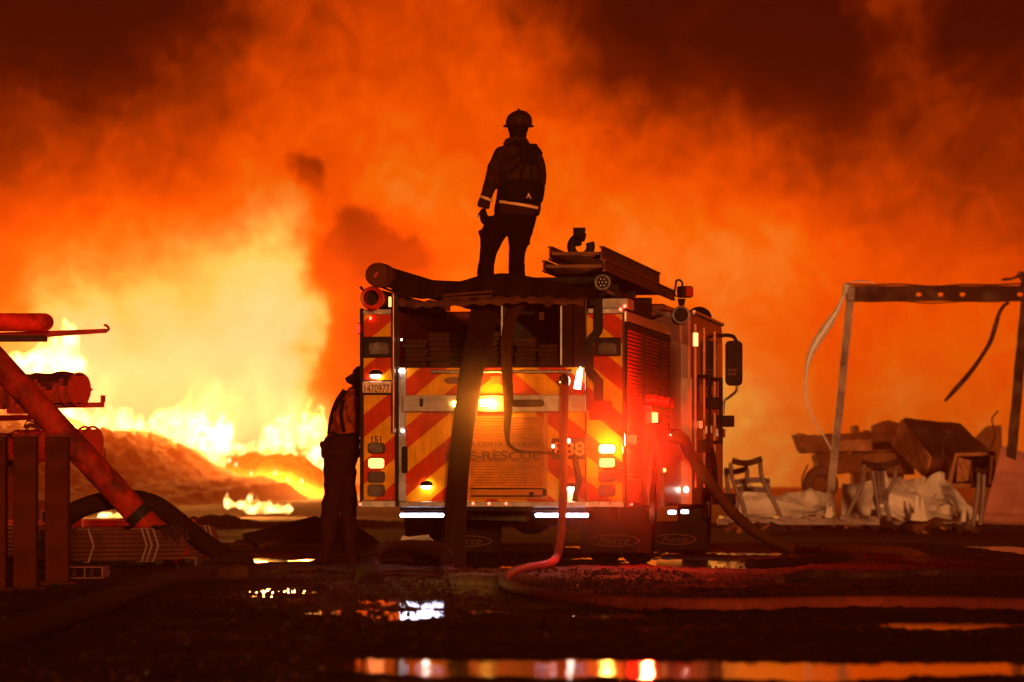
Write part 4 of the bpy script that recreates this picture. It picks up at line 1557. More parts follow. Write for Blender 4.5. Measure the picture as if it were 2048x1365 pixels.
# ---- ladders lying on the rack (things of their own)
M_LAD = mat('dull ladder metal', (.15, .055, .03), .45, .5, .3, 9)


def ladder(name, label, x0, x1, zc, h, L0, L1, slots):
    t = tag(link(name, None, None, None, to_world((0, 0, 0)), (0, 0, -TH)), label, 'ladder', 'ladders on the engine roof')
    for x in (x0, x1):
        mb = MB()
        w = .018
        mb.b(x - w, x + w, L0, L1, zc + h / 2 - .016, zc + h / 2).b(x - w, x + w, L0, L1, zc - h / 2, zc - h / 2 + .016)
        mb.b(x - w * .35, x + w * .35, L0 + .002, L1 - .002, zc - h / 2 + .016, zc + h / 2 - .016)
        obj('rail', mb, M_LAD, t)
    n = int((L1 - L0) / .36)
    rung = MB().cyl((x0 - .02, 0, zc), (x1 + .02, 0, zc), .017, n=8)
    me = rung.mesh('rung', True)
    me.materials.append(M_LAD)
    for k in range(n):
        o = link('rung', me, None, t, (0, L0 + .10 + k * .36, 0))
    obj('end_bar', MB().b(x0 + .02, x1 - .02, L0 + .01, L0 + .05, zc - .018, zc + .012), M_LAD, t)
    if slots:
        me2 = MB().box((x1 + .020, 0, zc + .012), (.010, .030, .05)).mesh('rung_plate')
        me2.materials.append(M_DARK)
        for k in range(n):
            link('rung_plate', me2, None, t, (0, L0 + .12 + k * .36, 0))
    return t


zt = T(1150, 492, .3).z
zb_ = T(1150, 545, .3).z
xa, xb = T(1100, 500, .3).x, T(1203, 500, .3).x
ladder('ladder', 'upper metal ladder on the engine roof, with slotted outer rail', xa, xb, zt - .07, .135, .28, 5.4, True)
ladder('ladder', 'lower wider metal ladder under the slotted one on the engine roof', xa - .05, xb + .035, zb_ + .058, .11, .22, 6.6, False)

# ---- folded hose in the bed: four stacks
def hose_stack(px0, px1, n, y0, label, seed):
    rnd = random.Random(seed)
    t = tag(link('hose_stack', None, None, None, to_world((0, 0, ZF)), (0, 0, -TH)), label, 'hose', 'folded hose in the engine bed')
    a, b = T(px0, 728, .3), T(px1, 728, .3)
    h = (T(px0, y0, .3).z - ZF) / n
    for k in range(n):
        z = ZF * 0 + k * h + .002
        j = rnd.uniform(-.012, .012)
        mb = MB().rrect(a.x + j, b.x + j, z, z + h * .94, .16 + rnd.uniform(0, .08), 3.1, h * .46, 'xz', 4)
        obj('fold', mb, M_HOSE_OLD, t, bevel=.004)
    return t


hose_stack(812, 858, 6, 680, 'folded flat hose stacked at the driver side corner of the bed', 1)
hose_stack(860, 903, 7, 666, 'second hose stack in the bed, just before the hanging wide hose', 2)
hose_stack(948, 1000, 7, 664, 'folded hose stack between the wide hose and the first divider', 3)
hose_stack(1034, 1076, 6, 678, 'folded hose stack just past the narrow hanging hose', 4)
hose_stack(1078, 1120, 5, 690, 'low folded hose stack against the second bed divider', 5)

# ---- lamp bloom smoke added behind the tail to imitate the bloom of its lamps
for c, r_, d_ in (((1.05, -.42, 1.10), (1.25, .42, 1.05), .50), ((-.05, -.42, 1.42), (.90, .38, .80), .42)):
    c = to_world(c)
    e = obj('smoke', MB().ell(c, r_, 28, 18), puff_mat('lamp bloom smoke', c, r_, d_, (.98, .6, .35)), None, True, auto=False)
    e['kind'] = 'stuff'

# ================================================================== people
M_TURNOUT = mat('soiled turnout coat', (.034, .012, .006), .9, 0, .35, 9, .4, 50)
M_TROUSER = mat('dark turnout trousers', (.010, .0035, .003), .95, 0, .35, 9, .4, 50)
M_PACK = mat('black pack cloth', (.010, .006, .005), .9, 0, .3, 12)
M_HELMET = mat('sooty helmet', (.036, .012, .007), .5, 0, .4, 10)
M_REFLECT = mat('reflective trim', (1.0, .46, .17), .35, 0, .12, 30)
M_SKIN = mat('skin in shadow', (.16, .07, .04), .6, 0, .1, 10)
M_TAN = mat('tan turnout coat', (.28, .045, .010), .9, 0, .6, 9, .9, 22)
M_TROUSER_B = mat('scuffed trousers', (.030, .008, .004), .95, 0, .45, 7, .5, 30)


def fused(name, mb, m, parent, voxel=.011, smooth=6, disp=None):
    """One continuous skin over the joined shapes."""
    o = link(name, mb.mesh(name), m, parent)
    r = o.modifiers.new('skin', 'REMESH')
    r.mode = 'VOXEL'
    r.voxel_size = voxel
    s = o.modifiers.new('smooth', 'SMOOTH')
    s.factor = .5
    s.iterations = smooth
    if disp:
        tx = bpy.data.textures.new('folds', 'CLOUDS')
        tx.noise_scale = disp[1]
        tx.noise_depth = 3
        d = o.modifiers.new('folds', 'DISPLACE')
        d.texture = tx
        d.strength = disp[0]
        d.mid_level = .5
    dg = bpy.context.evaluated_depsgraph_get()
    me = bpy.data.meshes.new_from_object(o.evaluated_get(dg))
    me.name = name
    me.shade_smooth()
    o.modifiers.clear()
    o.data = me
    if not me.materials:
        me.materials.append(m)
    return o


def limb(mb, pts, rads, n=12):
    mb.tube(pts, rads, n)
    for p, r in zip(pts, rads):
        mb.ell(p, (r, r, r), 10, 6)


def hand(mb, wrist, way, palm_n, size, curl, thumb_side):
    """Palm, four unequal curled fingers and a thumb leaving the palm's side."""
    w, d, n = Vector(wrist), Vector(way).normalized(), Vector(palm_n).normalized()
    s = d.cross(n).normalized()
    k = size
    pal = [w, w + d * .045 * k, w + d * .095 * k]
    mb.tube(pal, [.030 * k, .042 * k, .040 * k], 10, True, .45, s)
    for i, (o, l) in enumerate(((-.030, .066), (-.010, .078), (.011, .073), (.030, .056))):
        p = w + d * .088 * k + s * o * k
        dd = d.copy()
        pts = [p]
        for j in range(3):
            dd = (dd + n * curl * (.55 + .1 * i)).normalized()
            p = p + dd * l * k * (.45, .32, .25)[j]
            pts.append(p)
        mb.tube(pts, [.0105 * k, .010 * k, .009 * k, .007 * k], 8)
    p = w + d * .03 * k + s * thumb_side * .03 * k
    q = p + (d * .6 + s * thumb_side * .75 + n * .3).normalized() * .045 * k
    r_ = q + (d + s * thumb_side * .1 + n * .5).normalized() * .035 * k
    mb.tube([p, q, r_], [.014 * k, .012 * k, .009 * k], 8)


# ---- firefighter standing on top of the engine, back to us
PL = 1.3
PY_ = to_world(T(1033, 550, PL)).y


def H(px, py, dy=0.0):
    p = W(px, py, PY_)
    return Vector((p.x, p.y + dy, p.z))


PS = F / PY_
feet = H(1008, 622)
man = tag(link('person', None, None, None, feet), 'firefighter in helmet and reflective-striped coat standing on top of the engine', 'person')


def rel(p):
    return Vector(p) - feet


def HH(px, py, dy=0.0):
    return rel(H(px, py, dy))


def hr(px, py, hw, hd, dy=0.0):
    return (HH(px, py, dy), hw / PS, hd)


# body: trousers' wearer, head and neck, hands - one skin
mb = MB()
mb.loft([hr(1028, 470, 20, .10), hr(1030, 440, 42, .13), hr(1032, 420, 44, .14), hr(1034, 380, 40, .13), hr(1036, 330, 40, .12), hr(1035, 300, 28, .09), hr(1035, 288, 14, .062), hr(1035, 272, 14.5, .066)], 18)
mb.loft([hr(1035.5, 276, 13, .06, .01), hr(1035.5, 268, 17, .09, .015), hr(1036, 256, 18.5, .10, .015), hr(1036, 240, 17, .095, .01), hr(1036, 230, 11, .06, .0)], 16)
mb.ell(HH(1036, 262, .115), (.016, .028, .022), 8, 6)                      # nose, turned to the fire
for s in (-1, 1):
    mb.ell(HH(1036 + s * 18.5, 258, .01), (.010, .018, .030), 8, 6)       # ears
# left leg, baggy, with its thigh pocket; right leg straight
mb.loft([hr(975, 566, 18, .085), hr(971, 548, 17.5, .085), hr(972, 532, 16.5, .082), hr(975, 515, 16.5, .085, .01), hr(979, 497, 19, .095, .02), hr(985, 478, 24, .11, .01), hr(995, 455, 30, .125), hr(1008, 432, 32, .13)], 16)
mb.loft([hr(1034, 566, 17.5, .085), hr(1033.5, 545, 17, .085), hr(1033.5, 525, 16, .082), hr(1034, 507, 16.5, .088), hr(1037, 490, 20, .10), hr(1040, 470, 24, .115), hr(1042, 448, 29, .13), hr(1044, 428, 29, .13)], 16)
mb.box(HH(969, 469, .0), (.10, .17, .105), (0, R(-22), 0))
mb.box(HH(1052, 475, .0), (.085, .17, .14), (0, R(4), 0))
# boots
for px in (973, 1034):
    mb.loft([hr(px, 622, 17, .13, .03), hr(px, 612, 16.5, .125, .03), hr(px, 602, 15, .09), hr(px, 585, 15, .08), hr(px, 560, 15.5, .08)], 14)
hand(mb, HH(967, 417, .02), (-.02, .0, -1), (.5, .8, 0), 1.05, .55, -1)
hand(mb, HH(1075, 402, .13), (-.55, .45, -.3), (-.3, -.5, -.6), 1.0, .6, 1)
body = fused('body', mb, M_TROUSER, man, .011, 4, (.016, .09))
# coat with both sleeves
mb = MB()
mb.loft([hr(1036, 432, 42.5, .165), hr(1036, 420, 45, .168), hr(1037, 404, 44.5, .168), hr(1039, 384, 44, .16), hr(1040, 360, 45.5, .158), hr(1040, 335, 46, .15), hr(1039, 315, 44, .135), hr(1036, 303, 35, .115), hr(1032, 294, 26, .095), hr(1030, 286, 21, .088), hr(1031, 277, 20, .085)], 20)
limb(mb, [HH(1003, 309), HH(991, 336), HH(983, 362, .0), HH(974, 388, .02)], [16.5 / PS, 16 / PS, 14.5 / PS, 12.5 / PS])
mb.tube([HH(975, 384, .02), HH(966, 416, .02)], [12.5 / PS, 12.5 / PS], 14)
limb(mb, [HH(1066, 308), HH(1075.5, 335), HH(1078.5, 362, .03), HH(1075, 390, .09), HH(1071, 406, .13)], [18 / PS, 16.5 / PS, 15.5 / PS, 13 / PS, 12 / PS])
coat = fused('coat', mb, M_TURNOUT, man, .012, 4, (.022, .10))
# collar wings
mb = MB()
mb.tube([HH(1009, 291, -.07), HH(1022, 281, -.10), HH(1035, 279, -.105), HH(1050, 283, -.09), HH(1056, 290, -.06)], [.022, .03, .03, .03, .022], 8)
obj('collar', mb, M_TURNOUT, man, True)


def wrap(name, pts, w, off, m, depth):
    """A band that lies on the back of the coat from one side to the other."""
    mb = MB()
    P = spline(pts, 6)
    mb.tube(P, w, 8, True, .22, (0, 0, 1))
    return obj(name, mb, m, man, True)


def back(px, py, cx=1038, hw=45, hd=.165, out=.012):
    """Point on the coat's back surface."""
    u = max(-.97, min(.97, (px - cx) / hw))
    return HH(px, py, -hd * math.sqrt(1 - u * u) - out)


wrap('hem_band', [back(x, 405.5 + (x - 1002) * .165) for x in (999, 1012, 1025, 1040, 1055, 1068, 1076)], .014, 0, M_REFLECT, 0)
mb = MB()
mb.tube(spline([HH(960.5, 393.5, -.02), HH(965, 395, -.045), HH(972, 397.5, -.058), HH(980, 400.5, -.045), HH(985.5, 402, -.01)], 5), .013, 8, True, .25, (0, 0, 1))
obj('cuff_band', mb, M_REFLECT, man, True)
# belt pack, shoulder pad and straps
mb = MB()
mb.loft([hr(1040, 409, 40, .18), hr(1041, 402, 46, .20), hr(1042, 385, 46.5, .205), hr(1041, 370, 45, .20), hr(1040, 361, 41, .18)], 20)
belt = fused('belt_pack', mb, M_PACK, man, .014, 3, (.02, .12))
mb = MB()
mb.tube([back(1053, 400, 1041, 46, .205), back(1057.2, 390, 1041, 46, .205), back(1061.6, 401, 1041, 46, .205)], .006, 6)
mb.tube([back(1057.2, 390, 1041, 46, .205), back(1057.4, 397, 1041, 46, .205)], .009, 6)
obj('pull_tab', mb, M_REFLECT, belt, True)
mb = MB()
q = HH(1058.5, 311, -.155)
mb.rrect(q.x - .088, q.x + .088, q.z - .10, q.z + .10, q.y - .03, q.y + .05, .035)
pad = obj('shoulder_pad', mb, M_PACK, man, bevel=.01)
mb = MB()
for P in ([(1050, 330), (1044, 345), (1040, 362)], [(1061, 330), (1062, 345), (1062, 362)], [(1073, 322), (1078, 338), (1079, 358)], [(1045, 302), (1030, 315), (1012, 332)], [(1042, 330), (1022, 344), (1008, 349), (1010, 362)], [(1045, 296), (1030, 288), (1018, 292)], [(1072, 298), (1078, 300), (1084, 310)]):
    mb.tube(spline([back(x, y, 1040, 46, .15, .014) for x, y in P], 5), .011, 8, True, .4, (1, 0, .2))
so = obj('straps', mb, M_PACK, man, True)
so['kind'] = 'stuff'
# helmet: dome with comb, wide brim, longer at the back
mb = MB()
n = 24
hc = HH(1037, 250, .0)
rings = [(.125, .145, 0), (.124, .144, .03), (.116, .136, .065), (.096, .115, .098), (.064, .078, .122), (.025, .03, .134)]
mb.loft([((hc.x, hc.y, hc.z + z), a, b) for a, b, z in rings], n)
for k in range(4):
    a = R(45 * k)
    mb.tube([hc + Vector((math.cos(a) * r_ * 1.04, math.sin(a) * r_ * 1.14, z)) for r_, z in ((.122, .01), (.118, .065), (.098, .10), (.062, .127), (0, .140))], .008, 6)
mb.tube([hc + Vector((0, -.06, .132)), hc + Vector((-.0, .0, .150)), hc + Vector((0, .10, .128))], .012, 8)
helm = obj('helmet', mb, M_HELMET, man, True)
mb = MB()
vs, fs = [], []
for j in range(n):
    q = 2 * math.pi * j / n
    for k, (rr, dz) in enumerate(((.118, .012), (.152, -.012), (.150, -.020), (.116, .0))):
        b_ = 1.18 if math.sin(q) < 0 else 1.05
        vs.append((hc.x + rr * math.cos(q), hc.y + rr * b_ * math.sin(q), hc.z + dz - .018 * (math.cos(q) > 2) - .012 * max(0, -math.sin(q))))
for j in range(n):
    for k in range(4):
        a, b = 4 * j + k, 4 * j + (k + 1) % 4
        c, d = 4 * ((j + 1) % n) + (k + 1) % 4, 4 * ((j + 1) % n) + k
        fs.append((a, b, c, d))
obj('brim', MB().add(vs, fs), M_HELMET, helm, True)
obj('neck_shroud', MB().loft([((HH(1036, 280).x, HH(1036, 280).y, HH(1036, 280).z), .078, .085), ((HH(1036, 268).x, HH(1036, 268).y + .0, HH(1036, 268).z), .086, .098), ((HH(1036, 255).x, HH(1036, 255).y, HH(1036, 255).z), .096, .112)], 16), M_PACK, man, True)

# ---- firefighter at the pump panel side, half hidden by the tail corner
QL = .95
PY_ = to_world(T(690, 1000, QL)).y
PS = F / PY_
gz = HZ + CAMH * PS
feet = H(680, gz)
feet.z = 0
man2 = tag(link('person', None, None, None, feet), 'firefighter leaning against the engine side, half hidden behind its striped corner', 'person')
man = man2
mb = MB()
mb.loft([hr(672, 960, 22, .13), hr(680, 930, 33, .16), hr(683, 905, 36, .17), hr(684, 880, 33, .16), hr(690, 860, 27, .15), hr(696, 830, 30, .14), hr(703, 800, 28, .13), hr(710, 782, 16, .08), hr(716, 772, 13, .07)], 18)
mb.loft([hr(716, 778, 13, .065), hr(720, 768, 16, .09), hr(722, 756, 18, .10), hr(722, 742, 16, .09), hr(722, 734, 8, .05)], 14)
mb.ell(HH(741, 764), (.028, .015, .02), 8, 6)
mb.loft([hr(643, gz - 3, 18, .13, -.02), hr(645, gz - 14, 16, .12), hr(650, gz - 32, 13, .085), hr(655, 1070, 16, .09), hr(660, 1030, 18, .10), hr(664, 995, 18, .11), hr(672, 955, 23, .12), hr(677, 920, 27, .13)], 14)
mb.loft([hr(706, gz - 3, 20, .13, .12), hr(703, gz - 14, 17, .12, .12), hr(699, gz - 32, 14, .085, .12), hr(697, 1070, 16.5, .09, .1), hr(696, 1030, 17, .10, .1), hr(696, 995, 18, .11, .08), hr(689, 955, 23, .12, .05), hr(686, 920, 26, .13)], 14)
hand(mb, HH(742, 862, -.04), (.9, .1, -.2), (0, 0, -1), 1.0, .5, 1)
hand(mb, HH(742, 850, .14), (.9, .1, -.2), (0, 0, -1), 1.0, .5, -1)
fused('body', mb, M_TROUSER_B, man2, .012, 4, (.04, .10))
mb = MB()
mb.loft([hr(683, 912, 37, .185), hr(682, 896, 37.5, .185), hr(684, 876, 33, .175), hr(689, 858, 28, .165), hr(694, 832, 30, .16), hr(700, 808, 29, .15), hr(706, 790, 24, .125), hr(713, 777, 15, .09)], 18)
mb.box(HH(653, 902, -.02), (.09, .2, .16), (0, R(-8), 0))
coat2 = fused('coat_skirt', MB().loft([hr(683, 916, 37, .185), hr(682, 896, 38, .19), hr(684, 876, 33.5, .18), hr(688, 866, 29, .17)], 18).box(HH(653, 900, -.02), (.09, .2, .16), (0, R(-8), 0)), M_TROUSER_B, man2, .012, 3, (.05, .08))
mb = MB()
mb.loft([hr(688, 874, 33, .18), hr(690, 858, 33, .18), hr(696, 832, 33, .18), hr(703, 808, 32, .17), hr(709, 790, 27, .14), hr(715, 777, 17, .10)], 18)
limb(mb, [HH(704, 796, -.11), HH(708, 830, -.17), HH(722, 852, -.12), HH(740, 858, -.05)], [.078, .07, .06, .055])
limb(mb, [HH(708, 796, .11), HH(714, 830, .17), HH(725, 848, .16), HH(740, 850, .14)], [.078, .07, .06, .055])
fused('coat', mb, M_TAN, man2, .012, 2, (.07, .07))
mb = MB()
mb.tube(spline([HH(648, 903, -.10), HH(656, 905, -.17), HH(670, 906, -.205), HH(690, 906, -.21)], 5), .016, 8, True, .25, (0, 0, 1))
obj('skirt_band', mb, M_TURNOUT, man2, True)
mb = MB()
for P in ([(692, 782, -.12), (676, 806, -.10), (666, 836, -.08), (662, 868, -.10)], [(688, 800, -.185), (684, 830, -.20), (690, 866, -.20)], [(664, 866, -.16), (684, 872, -.205), (716, 868, -.20)]):
    mb.tube(spline([HH(*q) for q in P], 5), .034 if P[0][0] == 692 else .018, 8, True, .45, (1, 0, .3))
so = obj('straps', mb, M_PACK, man2, True)
so['kind'] = 'stuff'
hc = HH(728, 760)
mb = MB()
mb.loft([((hc.x + a * .1, hc.y, hc.z + z), r_, r_ * 1.05) for r_, z, a in ((.135, 0, 0), (.132, .035, 0), (.115, .075, .1), (.08, .105, .15), (.03, .122, .2))], 20)
helm2 = obj('helmet', mb, M_HELMET, man2, True)
obj('brim', MB().tube([hc + Vector((-.17, 0, -.02)), hc + Vector((.0, 0, -.005)), hc + Vector((.15, 0, -.0))], [.09, .165, .10], 16, True, .08, (0, 1, 0)), M_HELMET, helm2, True)
mb = MB()
mb.add([HH(690, 757, -.05), HH(704, 748, -.07), HH(712, 760, -.08), HH(708, 773, -.08), HH(694, 766, -.06), HH(704, 762, .05)], [(0, 1, 2), (0, 2, 4), (4, 2, 3), (0, 4, 5), (4, 3, 5), (5, 3, 2), (5, 2, 1), (5, 1, 0)])
obj('neck_shroud', mb, M_PACK, man2)

# ================================================================== hoses
M_H_DARK = mat('charcoal hose jacket', (.026, .009, .005), .9, 0, .35, 16, .35, 140)
M_H_TAN = mat('tan hose jacket', (.055, .016, .005), .9, 0, .3, 16, .3, 140)
M_H_REDLIT = mat('red-lit hose jacket', (.20, .035, .022), .7, 0, .25, 14, .25, 140)  # red lamplight put into the hose colour
M_H_YEL = mat('dusty yellow hose', (.15, .06, .012), .85, 0, .3, 12, .3, 140)
M_H_GREY = mat('dirty grey hose', (.07, .026, .013), .9, 0, .4, 10, .4, 90)


def TW(px, py, L):
    return to_world(T(px, py, L))


def GZ(px, py, z):
    g = G(px, py)
    return Vector((g.x, g.y, z))


def hose(label, pts, r, m, flat=None, up=(1, 0, 0), n=14, group=None, steps=7, name='fire_hose', wob=0.0):
    o = pts[0] if isinstance(pts[0], Vector) else Vector(pts[0])
    P = spline(pts, steps)
    k = len(P)
    if isinstance(r, (list, tuple)):
        rr = list(np.interp(np.linspace(0, 1, k), np.linspace(0, 1, len(r)), r))
    else:
        rr = [r] * k
    rr = [q * (1 + wob * math.sin(i * .9) * math.sin(i * .37 + 1)) for i, q in enumerate(rr)]
    mb = MB().tube(P, rr, n, True, flat, up)
    return tag(obj(name, mb, m, None, True), label, 'hose', group)


hose('wide flat dark hose hanging from the hose bed down to the ground', [TW(972, 596, .5), TW(967, 640, .25), TW(956, 690, .02), TW(944, 740, -.11), TW(935, 800, -.16), TW(926, 860, -.20), TW(918, 930, -.24), TW(913, 1000, -.30), TW(911, 1070, -.36), TW(910, 1142, -.42)], [.140, .135, .125, .112, .106, .102, .100, .100, .100, .102], M_H_DARK, .11, (1, 0, 0), 20, None, 8)
hose('narrow flat hose hanging over the tail and looping towards the number board', [TW(1058, 600, .5), TW(1030, 622, .15), TW(1016, 660, -.02), TW(1014, 735, -.11), TW(1017, 800, -.12), TW(1014, 862, -.12), TW(1019, 890, -.11), TW(1040, 902, -.10), TW(1080, 905, -.09), TW(1112, 909, -.08), TW(1135, 922, -.06)], [.075, .066, .055, .052, .046, .030, .015, .013, .013, .013, .013], M_H_TAN, .5, (1, 0, .2), 16, None, 8)
hose('red-lit charged hose dropping from the tail outlet and snaking over the wet ground', [TW(1130, 771, -.15), TW(1128, 820, -.165), TW(1127, 880, -.17), TW(1127, 960, -.19), TW(1124, 1040, -.22), TW(1120, 1085, -.25), TW(1112, 1116, -.34), GZ(1094, 1140, .05), GZ(1056, 1147, .047), GZ(1022, 1160, .047), GZ(1008, 1175, .047), GZ(1026, 1192, .047), GZ(1080, 1206, .047), GZ(1150, 1215, .047), GZ(1250, 1222, .047), GZ(1450, 1228, .047), GZ(1750, 1222, .047), GZ(2140, 1230, .047)], [.040, .040, .039, .039, .039, .041, .043, .046, .046, .046, .046, .048, .048, .048], M_H_REDLIT, None, (1, 0, 0), 14, None, 9)
st_ = S(1342, 872, 1.27)
hose('dusty yellow hose sagging from the engine side to the ground by the burnt stands', [to_world(st_), to_world(st_ + Vector((.12, .02, -.03))), W(1378, 905, 44.9), W(1405, 944, 45.2), W(1434, 986, 45.7), W(1466, 1026, 46.3), W(1503, 1059, 47.2), W(1545, 1083, 48.3), W(1590, 1098, 49.4), GZ(1650, 1109, .066), GZ(1740, 1113, .066), GZ(1820, 1116, .05), GZ(1870, 1118, -.06)], .062, M_H_YEL)
tag(obj('hose_coupling', MB().cyl(to_world(st_ + Vector((-.02, 0, .01))), to_world(st_ + Vector((.10, .015, -.02))), .082, .078, 16), M_CHROME, None, True), 'metal coupling joining the yellow hose to the engine side', 'coupling')
hose('dark hose lying across the ground beyond the yellow one', [GZ(1500, 1140, .05), GZ(1600, 1133, .05), GZ(1700, 1128, .05), GZ(1790, 1130, .05), GZ(1900, 1140, .05), GZ(2100, 1146, .05)], .055, M_H_DARK, n=10)
hose('dark hose lying on the wet ground, nearer than the other long ones', [GZ(1560, 1170, .03), GZ(1620, 1162, .05), GZ(1740, 1164, .04), GZ(1880, 1158, .04), GZ(2120, 1168, .04)], .042, M_H_GREY, n=10)
# thick suction hose arching at the left, its elbow, and the grey hose that runs on from it
hose('thick dark hose arching over the bundles of pipe', [W(110, 1062, 40.6), W(140, 1030, 40.6), W(175, 1012, 40.6), W(220, 1001, 40.6), W(268, 999, 40.7), W(312, 1011, 40.8), W(352, 1039, 40.9), W(396, 1075, 41.1), W(436, 1104, 41.3), W(470, 1122, 41.4)], .092, M_H_DARK)
hose('dark elbow coupling where the arching hose meets the ground hose', [W(428, 1128, 41.0), W(452, 1117, 41.0), W(478, 1118, 41.0), W(494, 1130, 41.0), W(496, 1152, 40.9)], [.055, .07, .08, .08, .085], M_H_DARK, name='hose_elbow')
hose('long dirty grey hose running from the elbow to the near corner of the yard', [GZ(486, 1166, .075), GZ(440, 1167, .075), GZ(398, 1169, .075), GZ(342, 1177, .075), GZ(282, 1197, .075), GZ(218, 1228, .075), GZ(150, 1252, .075), GZ(80, 1280, .075), GZ(0, 1306, .075), GZ(-90, 1325, .075)], .072, M_H_GREY, wob=.05)
# heap of hose on the ground by the tail
hose('dark slack hose bridging up off the ground in front of the tail', [GZ(738, 1172, .02), W(735, 1136, 37.6), W(742, 1108, 38.2), W(775, 1096, 38.6), W(830, 1093, 38.9), W(872, 1099, 39.0), W(893, 1117, 38.9), W(890, 1142, 38.6), GZ(872, 1158, .04)], [.12, .115, .10, .085, .08, .08, .075, .07, .07], M_H_DARK, .6, (1, 0, .4), 14, wob=.06)
hose('flattened hose end standing like a tent beside the wide hanging hose', [W(893, 1094, 39.3), W(901, 1116, 39.3), W(908, 1145, 39.3)], [.02, .07, .11], M_H_DARK, .25, (1, 0, 0), 12)
for k, (P, lab) in enumerate((([(740, 1150), (800, 1146), (860, 1150), (900, 1146)], 'flat hose folded on the ground under the slack one'),
                              ([(730, 1160), (790, 1156), (840, 1160), (880, 1154)], 'flat hose layer lying nearest the puddles by the tail'),
                              ([(560, 1150), (640, 1146), (700, 1152), (760, 1146)], 'flat hose running in from the dark mound to the heap'))):
    hose(lab, [GZ(a, b, .03) for a, b in P], .085, M_H_GREY, .22, (0, 1, 0), 12, wob=.1)


def crumple(name, label, cat, pts, m, amp, seed, nu=26, nv=18, thick=.012, group=None, kind=None):
    """Crumpled sheet over four corner points (world), folds of height amp metres."""
    a, b, c, d = [Vector(p) for p in pts]           # lower left, lower right, upper right, upper left
    nrm = (b - a).cross(d - a).normalized()
    sx, sy = (b - a).length, (d - a).length

    def fn(u, v):
        p = a.lerp(b, u).lerp(d.lerp(c, u), v)
        q = np.array([u * sx]), np.array([v * sy])
        f = float(np.abs(fbm(q[0] * .9, q[1] * 1.2, 3, seed))[0]) * 3.4 + float(fbm(q[0] * .8, q[1] * .9, 2, seed + 5)[0]) * 1.2
        e = float(fbm(np.array([u * sx * 3.0]), np.array([3.3 * v]), 3, seed + 9)[0])
        up = Vector((0, 0, 1))
        return tuple(p + nrm * f * amp + up * e * amp * 2.2 * (1 if v > .55 else 0) + (b - a).normalized() * e * amp * .4)
    mb = MB().grid(fn, nu, nv, tuple(nrm * thick))
    return tag(obj(name, mb, m, None, False), label, cat, group)


M_BAG = mat('crumpled white sheet', (.72, .62, .55), .55, 0, .2, 9)
crumple('plastic_bag', 'crumpled whitish bag behind the slack hose by the tail', 'bag', [W(796, 1090, 40.4), W(866, 1091, 40.4), W(852, 1079, 40.6), W(806, 1076, 40.6)], M_BAG, .05, 4, 12, 6)
tag(obj('board', MB().box(W(575, 1064, 52), (.95, 1.1, .05), (R(6), R(-14), R(12))), M_BERM), 'dark board lying askew on the mound beside the leaning firefighter', 'board')

# ================================================================== pipe rack and stock at the left
M_POST = mat('dark brown post paint', (.085, .014, .005), .85, 0, .35, 5, dirt=((.035, .008, .004), .7), spec=.04)
M_PIPE_REDLIT = mat('red-lit steel', (.36, .022, .010), .5, 0, .55, 6, .5, 25, dirt=((.07, .012, .006), .9))  # red lamplight on the brace put into its base colour
M_RACK = mat('rack steel', (.16, .028, .016), .6, 0, .35, 6)
M_TUBE = mat('bundled tube', (.42, .05, .03), .5, .1, .35, 5)  # rack tubes carry the red lamplight in their colour
M_TUBE_D = mat('dull ground tube', (.12, .035, .022), .45, .1, .35, 5)
M_WRAP = mat('charred wrapping', (.05, .016, .012), .9, 0, .5, 12, .8, 40)
M_STRAP = mat('steel strapping', (.50, .30, .26), .35, .5, .15, 12)
M_CHAN = mat('galvanised channel', (.12, .05, .035), .5, .3, .2, 10)

for (px, pb, lab, w) in ((51.5, 1187, 'square steel bollard nearer the photo edge, below the red-lit brace', .165), (115, 1175, 'square steel bollard under the red-lit brace, right of its twin', .175), (-10, 1190, 'bollard cut off by the photo edge, only its flank showing', .165)):
    g = G(px, pb)
    t = thing('bollard', lab, 'bollard', (g.x, g.y, 0), 0, 'steel bollards by the pipe rack')
    h = CAMH + (HZ - 871) / F * g.y
    obj('post', MB().b(-w / 2, w / 2, -w / 2, w / 2, 0, h - .012), M_POST, t, bevel=.008)
    obj('cap', MB().b(-w / 2 - .006, w / 2 + .006, -w / 2 - .006, w / 2 + .006, h - .012, h + .004), M_RACK, t, bevel=.003)
    obj('base_plate', MB().b(-w * .9, w * .9, -w * .9, w * .9, .0, .045), M_POST, t)

# red-lit brace pipe leaning to the ground
YB = 39.8
a, b = W(-70, 655, YB), W(312, 1068, YB)
d = (b - a).normalized()
t = thing('brace_pipe', 'thick red-lit pipe leaning down across the rack to the bundles', 'pipe', tuple(b))
obj('pipe', MB().cyl(a - b - d * .5, d * .35, .125, n=24), M_PIPE_REDLIT, t, True)
q = W(279, 1030, YB) - b
obj('band', MB().cyl(q - d * .05, q + d * .05, .133, n=24), M_DARK, t, True)

# cantilever rack: column out of sight, arms in view
YR = 46.0
rk = thing('pipe_rack', 'cantilever steel rack whose arms hold the red-lit pipe bundles', 'rack', (W(-40, 1000, YR).x, YR, 0))
o_ = Vector((W(-40, 1000, YR).x, YR, 0))


def RW(px, py, Y=YR):
    return W(px, py, Y) - o_


for dy in (-.6, 1.8):
    obj('column', MB().b(-.62, -.24, dy - .1, dy + .1, 0, 3.0), M_RACK, rk, bevel=.006)


